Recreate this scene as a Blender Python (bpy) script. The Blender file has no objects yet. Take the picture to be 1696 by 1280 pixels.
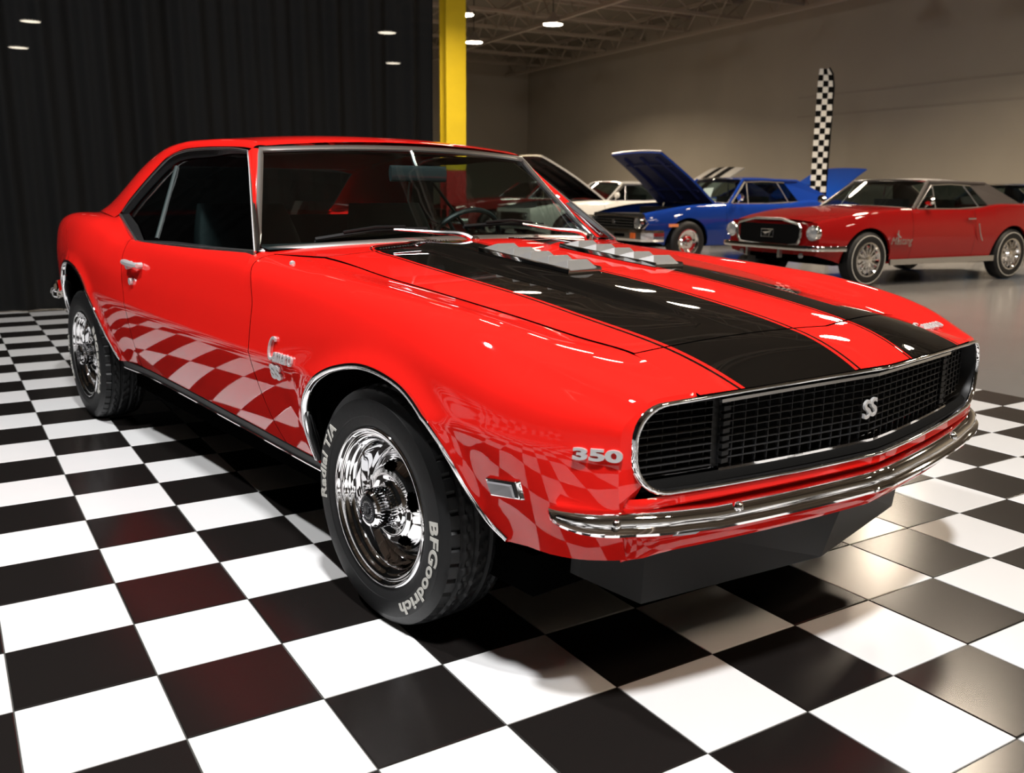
import bpy, bmesh, math, random
import numpy as np
from mathutils import Matrix, Vector
PI = math.pi
C = bpy.context.scene.collection
# ------------------------------------------------------------------ camera, world, exposure, big lights
scn = bpy.context.scene
CAMP = Vector((1.94660, -1.98529, 1.10944))
cR = Vector((0.6264706, 0.779394, 0.0089205)); cU = Vector((-0.16939721, 0.12497114, 0.97759235)); cD = Vector((-0.76081481, 0.61394398, -0.21031792))
cam = bpy.data.cameras.new('camera'); camo = bpy.data.objects.new('camera', cam); C.objects.link(camo)
m = Matrix((cR, cU, -cD)).transposed().to_4x4(); m.translation = CAMP
camo.matrix_world = m
cam.sensor_width = 36; cam.lens = 36 * 1516.38 / 1696
cam.dof.use_dof = True; cam.dof.focus_distance = 2.55; cam.dof.aperture_fstop = 5.0
cam.clip_end = 200
scn.camera = camo
wd = bpy.data.worlds.new('world'); scn.world = wd; wd.use_nodes = True
wd.node_tree.nodes['Background'].inputs[0].default_value = (0.9, 0.72, 0.55, 1)
wd.node_tree.nodes['Background'].inputs[1].default_value = 0.02
scn.view_settings.view_transform = 'Standard'; scn.view_settings.look = 'None'
scn.view_settings.gamma = 1.0; scn.view_settings.exposure = 0.0
scn.view_settings.use_curve_mapping = False

def area(name, loc, to, size, power, col, spread=180, sy=None):
    l = bpy.data.lights.new(name, 'AREA'); l.energy = power; l.color = col; l.size = size
    l.shape = 'RECTANGLE' if sy else 'DISK'
    if sy: l.size_y = sy
    l.spread = math.radians(spread)
    o = bpy.data.objects.new(name, l); C.objects.link(o); o.location = loc
    o.rotation_euler = (Vector(to) - Vector(loc)).to_track_quat('-Z', 'Y').to_euler()
    return o
area('flash_softbox', (2.3, -1.9, 5.5), (0, -0.2, 0), 0.45, 455, (1.0, 0.99, 0.98))
area('side_softbox', (-2.4, -2.75, 5.5), (-1.6, -.9, .5), 0.25, 245, (1.0, 0.99, 0.98))
area('warm_bay_light_front', (4.6, 1.2, 5.5), (1, 0, 0), 1.0, 120, (1.0, 0.80, 0.58))
for wx, wy, wp_ in ((-2, 7.5, 170), (-8, 9, 220), (-12.2, 8.2, 170), (-15, 13, 340), (-6, 13, 360), (1.5, 11.8, 360), (-20, 16, 360)):
    area('warm_fill_light', (wx, wy, 5.1), (wx, wy, 0), 0.8, wp_, (1.0, 0.83, 0.64), 150)  # fills without fixtures, added to brighten the background, wall and column

# ------------------------------------------------------------------ materials
MT = {}
def mat(name, col, rough=0.5, metal=0.0, coat=0.0, spec=0.5, emit=None, es=1.0, noise=None, bump=0.0, coatr=0.02, alpha=None):
    if name in MT: return MT[name]
    m = bpy.data.materials.new(name); m.use_nodes = True; MT[name] = m
    nt = m.node_tree; b = nt.nodes['Principled BSDF']
    b.inputs['Base Color'].default_value = (*col, 1); b.inputs['Roughness'].default_value = rough
    b.inputs['Metallic'].default_value = metal; b.inputs['Coat Weight'].default_value = coat
    b.inputs['Coat Roughness'].default_value = coatr; b.inputs['Specular IOR Level'].default_value = spec
    if emit: b.inputs['Emission Color'].default_value = (*emit, 1); b.inputs['Emission Strength'].default_value = es
    if noise:
        sc, amt = noise
        tc = nt.nodes.new('ShaderNodeTexCoord'); n = nt.nodes.new('ShaderNodeTexNoise'); n.inputs['Scale'].default_value = sc; n.inputs['Detail'].default_value = 5
        nt.links.new(tc.outputs['Object'], n.inputs['Vector'])
        mx = nt.nodes.new('ShaderNodeMixRGB'); mx.blend_type = 'MIX'
        mx.inputs[1].default_value = (*[c * (1 - amt) for c in col], 1); mx.inputs[2].default_value = (*[min(1, c * (1 + amt)) for c in col], 1)
        nt.links.new(n.outputs['Fac'], mx.inputs[0]); nt.links.new(mx.outputs[0], b.inputs['Base Color'])
        if bump:
            bp = nt.nodes.new('ShaderNodeBump'); bp.inputs['Strength'].default_value = bump; bp.inputs['Distance'].default_value = 0.01
            nt.links.new(n.outputs['Fac'], bp.inputs['Height']); nt.links.new(bp.outputs[0], b.inputs['Normal'])
    return m
def glassmat(name, tint, gloss=0.12):
    m = bpy.data.materials.new(name); m.use_nodes = True; MT[name] = m
    nt = m.node_tree; nt.nodes.clear()
    o = nt.nodes.new('ShaderNodeOutputMaterial'); t = nt.nodes.new('ShaderNodeBsdfTransparent'); g = nt.nodes.new('ShaderNodeBsdfGlossy')
    lw = nt.nodes.new('ShaderNodeLayerWeight'); lw.inputs[0].default_value = .5; pw = nt.nodes.new('ShaderNodeMath'); pw.operation = 'POWER'; pw.inputs[1].default_value = 5; f = nt.nodes.new('ShaderNodeMath'); f.operation = 'MULTIPLY_ADD'; f.inputs[1].default_value = .9; f.inputs[2].default_value = gloss; nt.links.new(lw.outputs['Facing'], pw.inputs[0]); nt.links.new(pw.outputs[0], f.inputs[0]); mx = nt.nodes.new('ShaderNodeMixShader')
    t.inputs[0].default_value = (*tint, 1); g.inputs[0].default_value = (1, 1, 1, 1); g.inputs[1].default_value = 0.0
    nt.links.new(f.outputs[0], mx.inputs[0]); nt.links.new(t.outputs[0], mx.inputs[1]); nt.links.new(g.outputs[0], mx.inputs[2]); nt.links.new(mx.outputs[0], o.inputs[0])
    return m
RED = mat('red_paint', (0.78, 0.014, 0.010), 0.5, 0, 1.0, 0.0)
BLK = mat('black_paint', (0.003, 0.003, 0.003), 0.5, 0, 1.0, 0.0)
PIN = mat('pinstripe_black', (0.004, 0.0035, 0.003), 0.5, 0, 1.0, 0.0)
CHR = mat('chrome', (0.86, 0.86, 0.87), 0.04, 1.0)
CHS = mat('satin_chrome', (0.62, 0.62, 0.63), 0.25, 1.0)
SIL = mat('bright_silver', (0.72, 0.72, 0.73), 0.32, 0.55)
LOUV = mat('louvre_metal', (0.72, 0.72, 0.71), 0.26, 0.82)
STEEL = mat('polished_trim', (0.80, 0.80, 0.80), 0.28, 1.0)
RUB = mat('tyre_rubber', (0.0065, 0.0068, 0.0075), 0.5, 0, 0, 0.35, noise=(60, .2), bump=.05)
BLKP = mat('black_plastic', (0.006, 0.006, 0.0065), 0.45, spec=.35)
BLKM = mat('matte_black', (0.004, 0.004, 0.004), 0.9, spec=.1)
VOID = mat('dark_cavity', (0.002, 0.002, 0.002), 1.0, spec=0.0)
LET = mat('raised_white_letter', (0.55, 0.54, 0.50), 0.6)
VINYL = mat('interior_vinyl', (0.012, 0.022, 0.024), 0.45)
VINYLL = mat('interior_vinyl_light', (0.02, 0.035, 0.035), 0.5)
WIND = glassmat('windshield_glass', (0.66, 0.74, 0.72), .045)
SIDEG = glassmat('side_glass', (0.22, 0.28, 0.28), .04)
LENS = mat('marker_lens', (0.35, 0.35, 0.37), 0.25, 0.4)
LAMPC = mat('lamp_cover', (0.9, 0.9, 0.9), 0.3, emit=(1, .88, .70), es=42)

# ------------------------------------------------------------------ helpers
def link(o, parent=None):
    C.objects.link(o)
    if parent: o.parent = parent
    return o
def meshobj(name, V, F, mt, parent=None, smooth=True, ang=35, mats=None, fm=None):
    me = bpy.data.meshes.new(name); me.from_pydata([tuple(map(float, v)) for v in V], [], [tuple(int(i) for i in f) for f in F])
    for q in (mats or [mt]): me.materials.append(q)
    if fm is not None: me.polygons.foreach_set('material_index', fm)
    me.update(); bm = bmesh.new(); bm.from_mesh(me)
    bmesh.ops.remove_doubles(bm, verts=bm.verts, dist=1e-6)
    bmesh.ops.dissolve_degenerate(bm, dist=1e-7, edges=bm.edges)
    bm.to_mesh(me); bm.free()
    if smooth:
        me.polygons.foreach_set('use_smooth', [True] * len(me.polygons))
        me.set_sharp_from_angle(angle=math.radians(ang))
    return link(bpy.data.objects.new(name, me), parent)
class MB:
    def __init__(s): s.V = []; s.F = []; s.M = []
    def add(s, V, F, mi=0):
        k = len(s.V); s.V += [tuple(v) for v in V]; s.F += [tuple(i + k for i in f) for f in F]; s.M += [mi] * len(F); return s
    def grid(s, P, cu=False, cv=False, flip=False, mi=0, miF=None):
        P = np.asarray(P, float); a, b = P.shape[:2]; F = []; M = []
        for i in range(a if cu else a - 1):
            for j in range(b if cv else b - 1):
                q = (i * b + j, ((i + 1) % a) * b + j, ((i + 1) % a) * b + (j + 1) % b, i * b + (j + 1) % b)
                F.append(q[::-1] if flip else q); M.append(miF(i, j) if miF else mi)
        k = len(s.V); s.V += [tuple(v) for v in P.reshape(-1, 3)]; s.F += [tuple(x + k for x in f) for f in F]; s.M += M; return s
    def box(s, c, d, R=None, mi=0, taper=1.0):
        V = []
        for z in (-1, 1):
            t = taper if z > 0 else 1
            for x, y in ((-1, -1), (1, -1), (1, 1), (-1, 1)):
                v = np.array([x * d[0] / 2 * t, y * d[1] / 2 * t, z * d[2] / 2])
                if R is not None: v = R @ v
                V.append(v + np.array(c))
        return s.add(V, [(3, 2, 1, 0), (4, 5, 6, 7), (0, 1, 5, 4), (1, 2, 6, 5), (2, 3, 7, 6), (3, 0, 4, 7)], mi)
    def tube(s, pts, r, n=8, closed=False, caps=True, prof=None, ref=None, mi=0):
        pts = np.asarray(pts, float); m_ = len(pts); rr = np.ones(m_) * r if np.isscalar(r) else np.asarray(r)
        if closed: T = np.roll(pts, -1, 0) - np.roll(pts, 1, 0)
        else: T = np.gradient(pts, axis=0)
        T /= np.linalg.norm(T, axis=1)[:, None] + 1e-12
        ref0 = np.array(ref if ref is not None else (0.0, 0, 1.0)); P = []
        for k in range(m_):
            rf = ref0[k] if ref0.ndim == 2 else ref0
            if ref is None and abs(T[k] @ rf) > .95: rf = np.array([1.0, 0, 0])
            a = rf - (rf @ T[k]) * T[k]; a /= np.linalg.norm(a) + 1e-12; b = np.cross(T[k], a)
            if prof is None: P.append([pts[k] + rr[k] * (math.cos(t) * a + math.sin(t) * b) for t in np.linspace(0, 2 * PI, n, endpoint=False)])
            else: P.append([pts[k] + rr[k] * (p[0] * a + p[1] * b) for p in prof])
        k0 = len(s.V); s.grid(P, cu=closed, cv=True, mi=mi)
        w = len(P[0])
        if not closed and caps:
            s.F.append(tuple(k0 + i for i in range(w))[::-1]); s.F.append(tuple(k0 + (m_ - 1) * w + i for i in range(w))); s.M += [mi, mi]
        return s
    def lathe(s, prof, n=48, c=(0, 0, 0), a0=0, a1=2 * PI, axis='y', mi=0):
        # prof: (radius, offset along axis); axis y: offset = -y (outward on the right side)
        full = abs(a1 - a0 - 2 * PI) < 1e-6
        P = []
        for t in np.linspace(a0, a1, n, endpoint=not full):
            if axis == 'y': P.append([(c[0] + r * math.cos(t), c[1] - o, c[2] + r * math.sin(t)) for r, o in prof])
            elif axis == 'z': P.append([(c[0] + r * math.cos(t), c[1] + r * math.sin(t), c[2] + o) for r, o in prof])
            else: P.append([(c[0] + o, c[1] + r * math.cos(t), c[2] + r * math.sin(t)) for r, o in prof])
        return s.grid(P, cu=full, mi=mi)
    def mirror(s):
        k = len(s.V); s.V += [(x, -y, z) for x, y, z in s.V[:k]]; s.F += [tuple(i + k for i in f[::-1]) for f in s.F[:]]; s.M += s.M[:]; return s
    def build(s, name, mt, parent=None, smooth=True, ang=35, mats=None, normals=False):
        o = meshobj(name, s.V, s.F, mt, parent, smooth, ang, mats, s.M if mats else None)
        if normals:
            bm = bmesh.new(); bm.from_mesh(o.data); bmesh.ops.recalc_face_normals(bm, faces=bm.faces); bm.to_mesh(o.data); bm.free()
        return o
def solid(o, th, off=-1):
    md = o.modifiers.new('thickness', 'SOLIDIFY'); md.thickness = th; md.offset = off; return o
def bevel(o, w, n=2):
    md = o.modifiers.new('bevel', 'BEVEL'); md.width = w; md.segments = n; md.limit_method = 'ANGLE'; md.angle_limit = math.radians(40); return o
def tag(o, label, cat, group=None):
    o['label'] = label; o['category'] = cat
    if group: o['group'] = group
    return o
def empty(name, loc=(0, 0, 0), rz=0, label=None, cat=None, group=None):
    o = bpy.data.objects.new(name, None); o.empty_display_size = .1; C.objects.link(o); o.location = loc; o.rotation_euler = (0, 0, rz)
    if label: tag(o, label, cat, group)
    return o
def lab(o, t): o['label'] = t; return o
def textmesh(txt, size, depth, shear=0.0, off=0.0, sx=1.0, space=1.0):
    cu = bpy.data.curves.new('t', 'FONT'); cu.body = txt; cu.size = size; cu.extrude = depth / 2; cu.shear = shear; cu.offset = off
    cu.align_x = 'CENTER'; cu.align_y = 'CENTER'; cu.space_character = space; cu.resolution_u = 5
    o = bpy.data.objects.new('t', cu); C.objects.link(o)
    dg = bpy.context.evaluated_depsgraph_get(); me = o.evaluated_get(dg).to_mesh()
    V = np.array([v.co[:] for v in me.vertices]); F = [tuple(p.vertices) for p in me.polygons]
    o.evaluated_get(dg).to_mesh_clear(); bpy.data.objects.remove(o); bpy.data.curves.remove(cu)
    if len(V): V[:, 0] *= sx
    return V, F
def place_text(txt, size, depth, o, ex, ey, name, mt, parent, **k):
    V, F = textmesh(txt, size, depth, **k); ex = np.array(ex, float); ey = np.array(ey, float); ex /= np.linalg.norm(ex); ey = ey - (ey @ ex) * ex; ey /= np.linalg.norm(ey)
    ez = np.cross(ex, ey); W = np.array(o) + V[:, :1] * ex + V[:, 1:2] * ey + V[:, 2:3] * ez
    return meshobj(name, W, F, mt, parent, smooth=False)
#GEO-BEGIN
# ------------------------------------------------------------------ numeric surfaces of the red coupe (x forward, half-width y, z up)
def cv(pts):
    P = np.array(pts, float); X = P[:, 0]; Y = P[:, 1]; h = np.diff(X); d = np.diff(Y) / h; m_ = np.zeros(len(X))
    m_[0] = d[0]; m_[-1] = d[-1]
    for i in range(1, len(X) - 1):
        if d[i - 1] * d[i] > 0:
            w1 = 2 * h[i] + h[i - 1]; w2 = h[i] + 2 * h[i - 1]; m_[i] = (w1 + w2) / (w1 / d[i - 1] + w2 / d[i])
    def f(x):
        x = np.clip(x, X[0], X[-1]); i = int(min(max(np.searchsorted(X, x) - 1, 0), len(h) - 1)); t = (x - X[i]) / h[i]
        return float((2*t**3-3*t*t+1)*Y[i] + (t**3-2*t*t+t)*h[i]*m_[i] + (-2*t**3+3*t*t)*Y[i+1] + (t**3-t*t)*h[i]*m_[i+1])
    return f
def catmull(P, n):
    P = np.array(P, float); Q = np.vstack([2*P[0]-P[1], P, 2*P[-1]-P[-2]]); out = []
    for i in range(len(P) - 1):
        p0, p1, p2, p3 = Q[i:i+4]
        t0 = 0; t1 = t0 + max(np.linalg.norm(p1-p0), 1e-6)**.5; t2 = t1 + max(np.linalg.norm(p2-p1), 1e-6)**.5; t3 = t2 + max(np.linalg.norm(p3-p2), 1e-6)**.5
        for t in np.linspace(t1, t2, n, endpoint=False):
            A1 = (t1-t)/(t1-t0)*p0+(t-t0)/(t1-t0)*p1; A2 = (t2-t)/(t2-t1)*p1+(t-t1)/(t2-t1)*p2; A3 = (t3-t)/(t3-t2)*p2+(t-t2)/(t3-t2)*p3
            B1 = (t2-t)/(t2-t0)*A1+(t-t0)/(t2-t0)*A2; B2 = (t3-t)/(t3-t1)*A2+(t-t1)/(t3-t1)*A3
            out.append((t2-t)/(t2-t1)*B1+(t-t1)/(t2-t1)*B2)
    out.append(P[-1]); return np.array(out)
YB = cv([(-3.66, .68), (-3.4, .74), (-2.9, .79), (-2.3, .805), (-2.0, .79), (-.4, .785), (.3, .79), (.55, .79), (.70, .755), (.79, .70)])
ZB = cv([(-3.66, .42), (-3.3, .36), (-2.9, .34), (-2.06, .345), (-1.0, .327), (-.40, .315), (.2, .33), (.45, .355), (.66, .365), (.79, .385)])
YC = cv([(-3.66, .70), (-3.4, .79), (-3.1, .838), (-2.6, .882), (-1.9, .884), (-.7, .880), (.2, .878), (.45, .868), (.60, .835), (.70, .785), (.79, .722)])
ZC = cv([(-3.66, .62), (-3.0, .65), (-2.3, .645), (-1.3, .626), (-.7, .617), (.0, .609), (.4, .608), (.6, .605), (.79, .600)])
YM = cv([(-3.66, .70), (-3.4, .79), (-3.1, .840), (-2.6, .878), (-1.9, .868), (-.7, .862), (.2, .866), (.45, .855), (.60, .822), (.70, .774), (.79, .716)])
ZM = cv([(-3.66, .74), (-3.3, .80), (-2.6, .82), (-1.9, .76), (-.7, .755), (.2, .745), (.5, .71), (.79, .655)])
YS = cv([(-3.66, .66), (-3.45, .74), (-3.0, .80), (-2.6, .822), (-2.3, .822), (-1.95, .822), (-.75, .822), (.17, .825), (.345, .815), (.48, .798), (.6, .77), (.70, .730), (.79, .69)])
ZS = cv([(-3.66, .80), (-3.5, .90), (-3.35, .945), (-3.0, .966), (-2.6, .955), (-2.3, .925), (-2.1, .895), (-1.9, .884), (-.8, .892), (-.6, .878), (-.27, .862), (.0, .846), (.17, .833), (.345, .81), (.48, .785), (.6, .755), (.70, .722), (.79, .690)])
YI = cv([(-3.66, .60), (-3.1, .65), (-2.6, .70), (-2.36, .755), (-2.15, .778), (-1.97, .797), (-.82, .797), (-.70, .70), (-.60, .66), (-.27, .65), (0, .63), (.255, .60), (.44, .57), (.58, .545), (.79, .572)])
ZI = cv([(-3.66, .84), (-3.5, .93), (-3.35, .965), (-3.0, .98), (-2.6, .985), (-2.36, .980), (-2.15, .925), (-1.97, .888), (-.82, .909), (-.60, .899), (-.27, .865), (0, .838), (.255, .807), (.44, .779), (.58, .760), (.79, .708)])
def arch_flare(x, z, AR):
    d = np.sqrt(((AR - np.array([x, z]))**2).sum(1)).min(); return .014 * math.exp(-(d / .035)**2)
NLr, NUr = 10, 30
def sec_lower(x, n=40):
    a = np.array([YB(x), ZB(x)]); c = np.array([YC(x), ZC(x)]); b = (a + c) / 2 + np.array([.015, 0.0])
    t = np.linspace(0, 1, n)[:, None]; return (1-t)**2*a + 2*t*(1-t)*b + t*t*c
def sec_upper(x, n=12):
    c = (YC(x), ZC(x)); mm = (YM(x), ZM(x)); ys, zs = YS(x), ZS(x); i = (YI(x), ZI(x))
    s1 = (ys + .012, zs - .022); s2 = (ys - .028, zs + .006 if x > -2.2 else zs + .008)
    if -2.0 < x < -.72: s2 = (ys - .013, zs + .008)
    return catmull([c, mm, s1, s2, i], n)
def resample(P, n, k0=0.0):
    s = np.concatenate([[0], np.cumsum(np.linalg.norm(np.diff(P, axis=0), axis=1))]); t = np.linspace(k0 * s[-1], s[-1], n)
    return np.stack([np.interp(t, s, P[:, 0]), np.interp(t, s, P[:, 1])], 1)
def cutz(P, z):   # keep the part of polyline above z
    zz = P[:, 1]; k = int(np.argmax(zz > z))
    if k == 0: return P
    t = (z - zz[k-1]) / (zz[k] - zz[k-1]); return np.vstack([P[k-1] + t * (P[k] - P[k-1]), P[k:]])
def ysurf(x, z):
    L = sec_lower(x); U = sec_upper(x); k = int(np.argmax(U[:, 1])); P = np.vstack([L, U[1:k+1]])
    return float(np.interp(z, P[:, 1], P[:, 0]))
def xnose(y): y = abs(y); return .876 - .085 * y - .112 * y * y
GF = cv([(.30, -.665), (.40, -.70), (.62, -.712), (.75, -.708), (.82, -.735), (.90, -.787)])   # front door gap x(z)
GR = cv([(.33, -2.085), (.37, -2.07), (.50, -2.005), (.64, -1.945), (.74, -1.985), (.84, -2.03), (.90, -2.03)])  # rear door gap x(z)
XF0, XR0 = -.712, -1.99
def xshift(x, z, y):
    s = 0.0
    w = max(0, 1 - abs(x - XF0) / .30); s += w * (GF(z) - XF0)
    w = max(0, 1 - abs(x - XR0) / .30); s += w * (GR(z) - XR0)
    if x > .55:
        w = ((x - .55) / .215)**1.5; s += w * ((xnose(y) - .012) - .765)
    return s
# hood / header heights
ZCEN = cv([(-.92, .960), (-.78, .938), (-.62, .936), (-.4, .918), (-.1, .892), (.1, .876), (.4, .842), (.6, .812), (.703, .790), (.79, .765), (.85, .738), (.872, .722)])
def gaptop(x):
    return YI(min(x, .79)), ZI(min(x, .79))
def hoodz(x, y):
    y = abs(y); yg, zg = gaptop(x)
    if x < -.60: yg, zg = .69, .899 + (-.60 - x) * .06
    a = np.clip((.60 - x) / .35, 0, 1) * np.clip((x + .70) / .10, 0, 1); a = a * a * (3 - 2 * a)
    zc = ZCEN(x) - .024 * a; t = min(y / yg, 1.15)
    z = zg + (zc - zg) * (1 - t**2.0)
    e = np.clip((.300 - y) / .042, 0, 1); e = e * e * (3 - 2 * e)
    return z + .024 * a * e     # raised centre bulge
def headz(x, y):
    # header between hood gap and grille rim: from hood height down to rim top
    y = abs(y); xg = gapx(y); xn = xnose(y); t = np.clip((x - xg) / (xn - xg), 0, 1)
    z0 = hoodz(xg, y); z1 = .722 - .012 * (y / .575)**1.5 if y > .12 else .722 - .010 * ((.12 - y) / .12)**2 * 0
    a = .62; return (1-t)**2*z0 + 2*t*(1-t)*(z0 - .30 * (xn - xg) * .5 * .62) + t*t*z1
def gapx(y): y = abs(y); return .703 - .145 * y - .15 * y * y + .012 * max(0, 1 - y / .05) * 0
FARCH = [(-.425, .325), (-.418, .38), (-.408, .43), (-.375, .50), (-.313, .562), (-.20, .628), (-.10, .660), (0, .676), (.11, .670), (.20, .647), (.28, .595), (.335, .53), (.38, .45), (.425, .385), (.47, .355)]
RARCH = [(-3.125, .40), (-3.12, .48), (-3.10, .56), (-3.05, .645), (-2.95, .715), (-2.83, .748), (-2.70, .750), (-2.58, .722), (-2.48, .660), (-2.42, .58), (-2.38, .50), (-2.34, .41), (-2.30, .345)]
#GEO-END
# ------------------------------------------------------------------ room shell
TS = 0.295418; GO = np.array([0.475134, -1.770121]); ga = math.radians(83.0040807)
GA = np.array([math.cos(ga), math.sin(ga)]); GB = np.array([-math.sin(ga), math.cos(ga)])   # tile axes
def gxy(a, b, z=0.0): p = GO + TS * (a * GA + b * GB); return (p[0], p[1], z)
GROT = ga
concrete = mat('polished_concrete', (0.19, 0.187, 0.183), 0.20, 0, 0, 0.5, noise=(1.3, .12))
wallm = mat('painted_block_wall', (0.40, 0.355, 0.285), 0.9, noise=(0.7, .10))
deck = mat('roof_deck', (0.20, 0.17, 0.13), 0.9, noise=(3, .15))
steelc = mat('truss_steel', (0.42, 0.36, 0.29), 0.6)
wdir = np.array([math.cos(math.radians(168.3)), math.sin(math.radians(168.3))]); wn = np.array([wdir[1], -wdir[0]])  # along the wall; towards the room
if wn[1] > 0: wn = -wn
WP = np.array([-28.4, 23.2])        # far corner
def box2(name, p, q, t, z0, z1, mt, inward):
    p = np.array(p, float); q = np.array(q, float); n = np.array(inward, float) * -t
    V = [(*p, z0), (*q, z0), (*(q + n), z0), (*(p + n), z0), (*p, z1), (*q, z1), (*(q + n), z1), (*(p + n), z1)]
    o = MB().add(V, [(0, 1, 2, 3), (7, 6, 5, 4), (0, 4, 5, 1), (1, 5, 6, 2), (2, 6, 7, 3), (3, 7, 4, 0)]).build(name, mt, smooth=False, normals=True); o['kind'] = 'structure'; return o
HC = 6.05
c0 = WP; c1 = WP - wdir * 42; c2 = c1 + wn * 34; c3 = c0 + wn * 34
box2('wall_right', c0, c1, .3, -.1, HC + .6, wallm, wn)
box2('wall_back', c0, c3, .3, -.1, HC + .6, wallm, -wdir)
box2('wall_front', c1, c2, .3, -.1, HC + .6, wallm, wdir)
box2('wall_left', c3, c2, .3, -.1, HC + .6, wallm, -wn)
cm = (c0 + c2) / 2
def slab(name, z0, z1, mt):
    V = [(*p, z) for z in (z0, z1) for p in (c0, c1, c2, c3)]
    o = MB().add(V, [(0, 1, 2, 3), (7, 6, 5, 4), (0, 4, 5, 1), (1, 5, 6, 2), (2, 6, 7, 3), (3, 7, 4, 0)]).build(name, mt, smooth=False, normals=True); o['kind'] = 'structure'; return o
floor = slab('floor', -.16, -.009, concrete)
ceil = slab('ceiling', HC + .35, HC + .5, deck)
# faint patched band on the wall
pm = mat('wall_patch', (0.36, 0.315, 0.255), 0.9)
for (t0, t1, z0, z1) in ((9.5, 27, 3.05, 3.10), (9.5, 27, 3.55, 3.6)):
    a = WP - wdir * (t0 + 6); b = WP - wdir * (t1 + 6)
    o = box2('trim_1' if z0 < 3.2 else 'trim_2', a + wn * .012, b + wn * .012, .014, z0, z1, pm, wn)
# open-web trusses under the roof deck
random.seed(3)
def truss(p, q, zt, zb, n):
    b = MB(); p = np.array([*p, 0.0]); q = np.array([*q, 0.0]); L = np.linalg.norm(q - p); z = np.array([0, 0, 1.0])
    sq = [(-1, -1), (1, -1), (1, 1), (-1, 1)]
    b.tube([p + z * zt, q + z * zt], .05, prof=sq, ref=(0, 0, 1)); b.tube([p + z * zb, q + z * zb], .045, prof=sq, ref=(0, 0, 1))
    for i in range(n):
        a0 = p + (q - p) * i / n; a1 = p + (q - p) * (i + .5) / n; a2 = p + (q - p) * (i + 1) / n
        b.tube([a0 + z * zt, a1 + z * zb], .02, n=4); b.tube([a1 + z * zb, a2 + z * zt], .02, n=4)
    return b.build('roof_truss', steelc, ceil, smooth=False)
for k, off in enumerate((1.0, 5.5, 10, 14.5, 19)):
    truss(c0 + wn * off, c1 + wn * off, HC + .3, HC - .45, 34)
for k in range(17):
    t = 1.0 + 2.4 * k
    truss(c0 - wdir * t, c0 - wdir * t + wn * 24, HC + .32, HC - .10, 20)
# ceiling lamps
def lamp(x, y, z=5.15, lbl='', r=.27):
    t = empty('bay_lamp', (x, y, z), 0, lbl, 'lamp', 'round warehouse bay lamps')
    MB().lathe([(0.001, .30), (.06, .30), (.09, .22), (r * .8, .05), (r, 0), (r - .02, .0), (r * .78, .04), (.05, .2), (.001, .2)], 24, axis='z').build('shade', CHS, t)
    MB().lathe([(0.001, .012), (r - .02, .012), (r - .02, .02), (.001, .02)], 24, axis='z').build('diffuser', LAMPC, t, smooth=False)
    MB().tube([(0, 0, .3), (0, 0, HC + .3 - z)], .012, 6).build('hanger', BLKP, t)
    return t
lamp(-16.42, 14.05, lbl='large glowing round bay lamp, rightmost under the roof trusses')
lamp(-20.07, 14.28, lbl='glowing round bay lamp just right of the yellow column')
lamp(-16.87, 11.61, lbl='glowing round bay lamp half hidden by the top of the yellow column')
for (x, y, s) in ((-20.3, 11.58, 'bay lamp glowing through the curtain, upper of the right pair'), (-25.4, 14.9, 'bay lamp glowing through the curtain, lower of the right pair'),
                  (-24.9, 3.9, 'bay lamp glowing through the far left of the curtain, lower'), (-24.0, 3.9, 'bay lamp glowing through the far left of the curtain, upper')):
    lamp(x, y, lbl='round ' + s) if 'upper' not in s or 'far' not in s else lamp(-25.8, 3.75, 4.6, 'round ' + s)
for x in (-12.8, -9.2, -5.6, -2.0, 1.6, 5.2):
    for y in (2.5, 7.5, 12.5):
        if x > -7 and y < 5 and x < 4: continue
        lamp(x, y, lbl='round bay lamp above the show floor, outside the frame')
# checker floor tiles: pieces of the floor
TW = mat('white_tile', (0.75, 0.755, 0.76), 0.20, noise=(9, .012)); TB = mat('black_tile', (0.010, 0.0085, 0.008), 0.22, spec=.45)
GROUT = mat('tile_joint', (0.05, 0.05, 0.045), 0.7)
def tilemesh(mt, nm):
    h = TS / 2 - .0016; e = .0022; V = []
    for (s, z) in ((h, -.008), (h, -.0012), (h - e, 0.0)): V += [(-s, -s, z), (s, -s, z), (s, s, z), (-s, s, z)]
    F = [(8, 9, 10, 11)]
    for l in (0, 4): F += [(l + i, l + (i + 1) % 4, l + 4 + (i + 1) % 4, l + 4 + i) for i in range(4)]
    me = bpy.data.meshes.new(nm); me.from_pydata(V, [], F); me.materials.append(mt); me.update(); return me
tw, tb = tilemesh(TW, 'white_tile'), tilemesh(TB, 'black_tile')
A0, A1, B0, B1 = -12, 16, -6, 26
fwd = np.array(cD); cells = []
for a in range(A0, A1 + 1):
    for b in range(B0, B1 + 1):
        p = np.array(gxy(a + .5, b + .5)); v = p - np.array(CAMP); w = v @ fwd
        vis = w > .3 and abs(v @ np.array(cR)) / w < .56 + .2 / w and abs(v @ np.array(cU)) / w < .43 + .25 / w
        hid = -3.3 < p[0] < .55 and -.55 < p[1] < 1.4
        cells.append((0 if vis and not hid else 1, w if w > 0 else 99 - w, a, b))
cells.sort(); rest = {0: MB(), 1: MB()}
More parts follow.
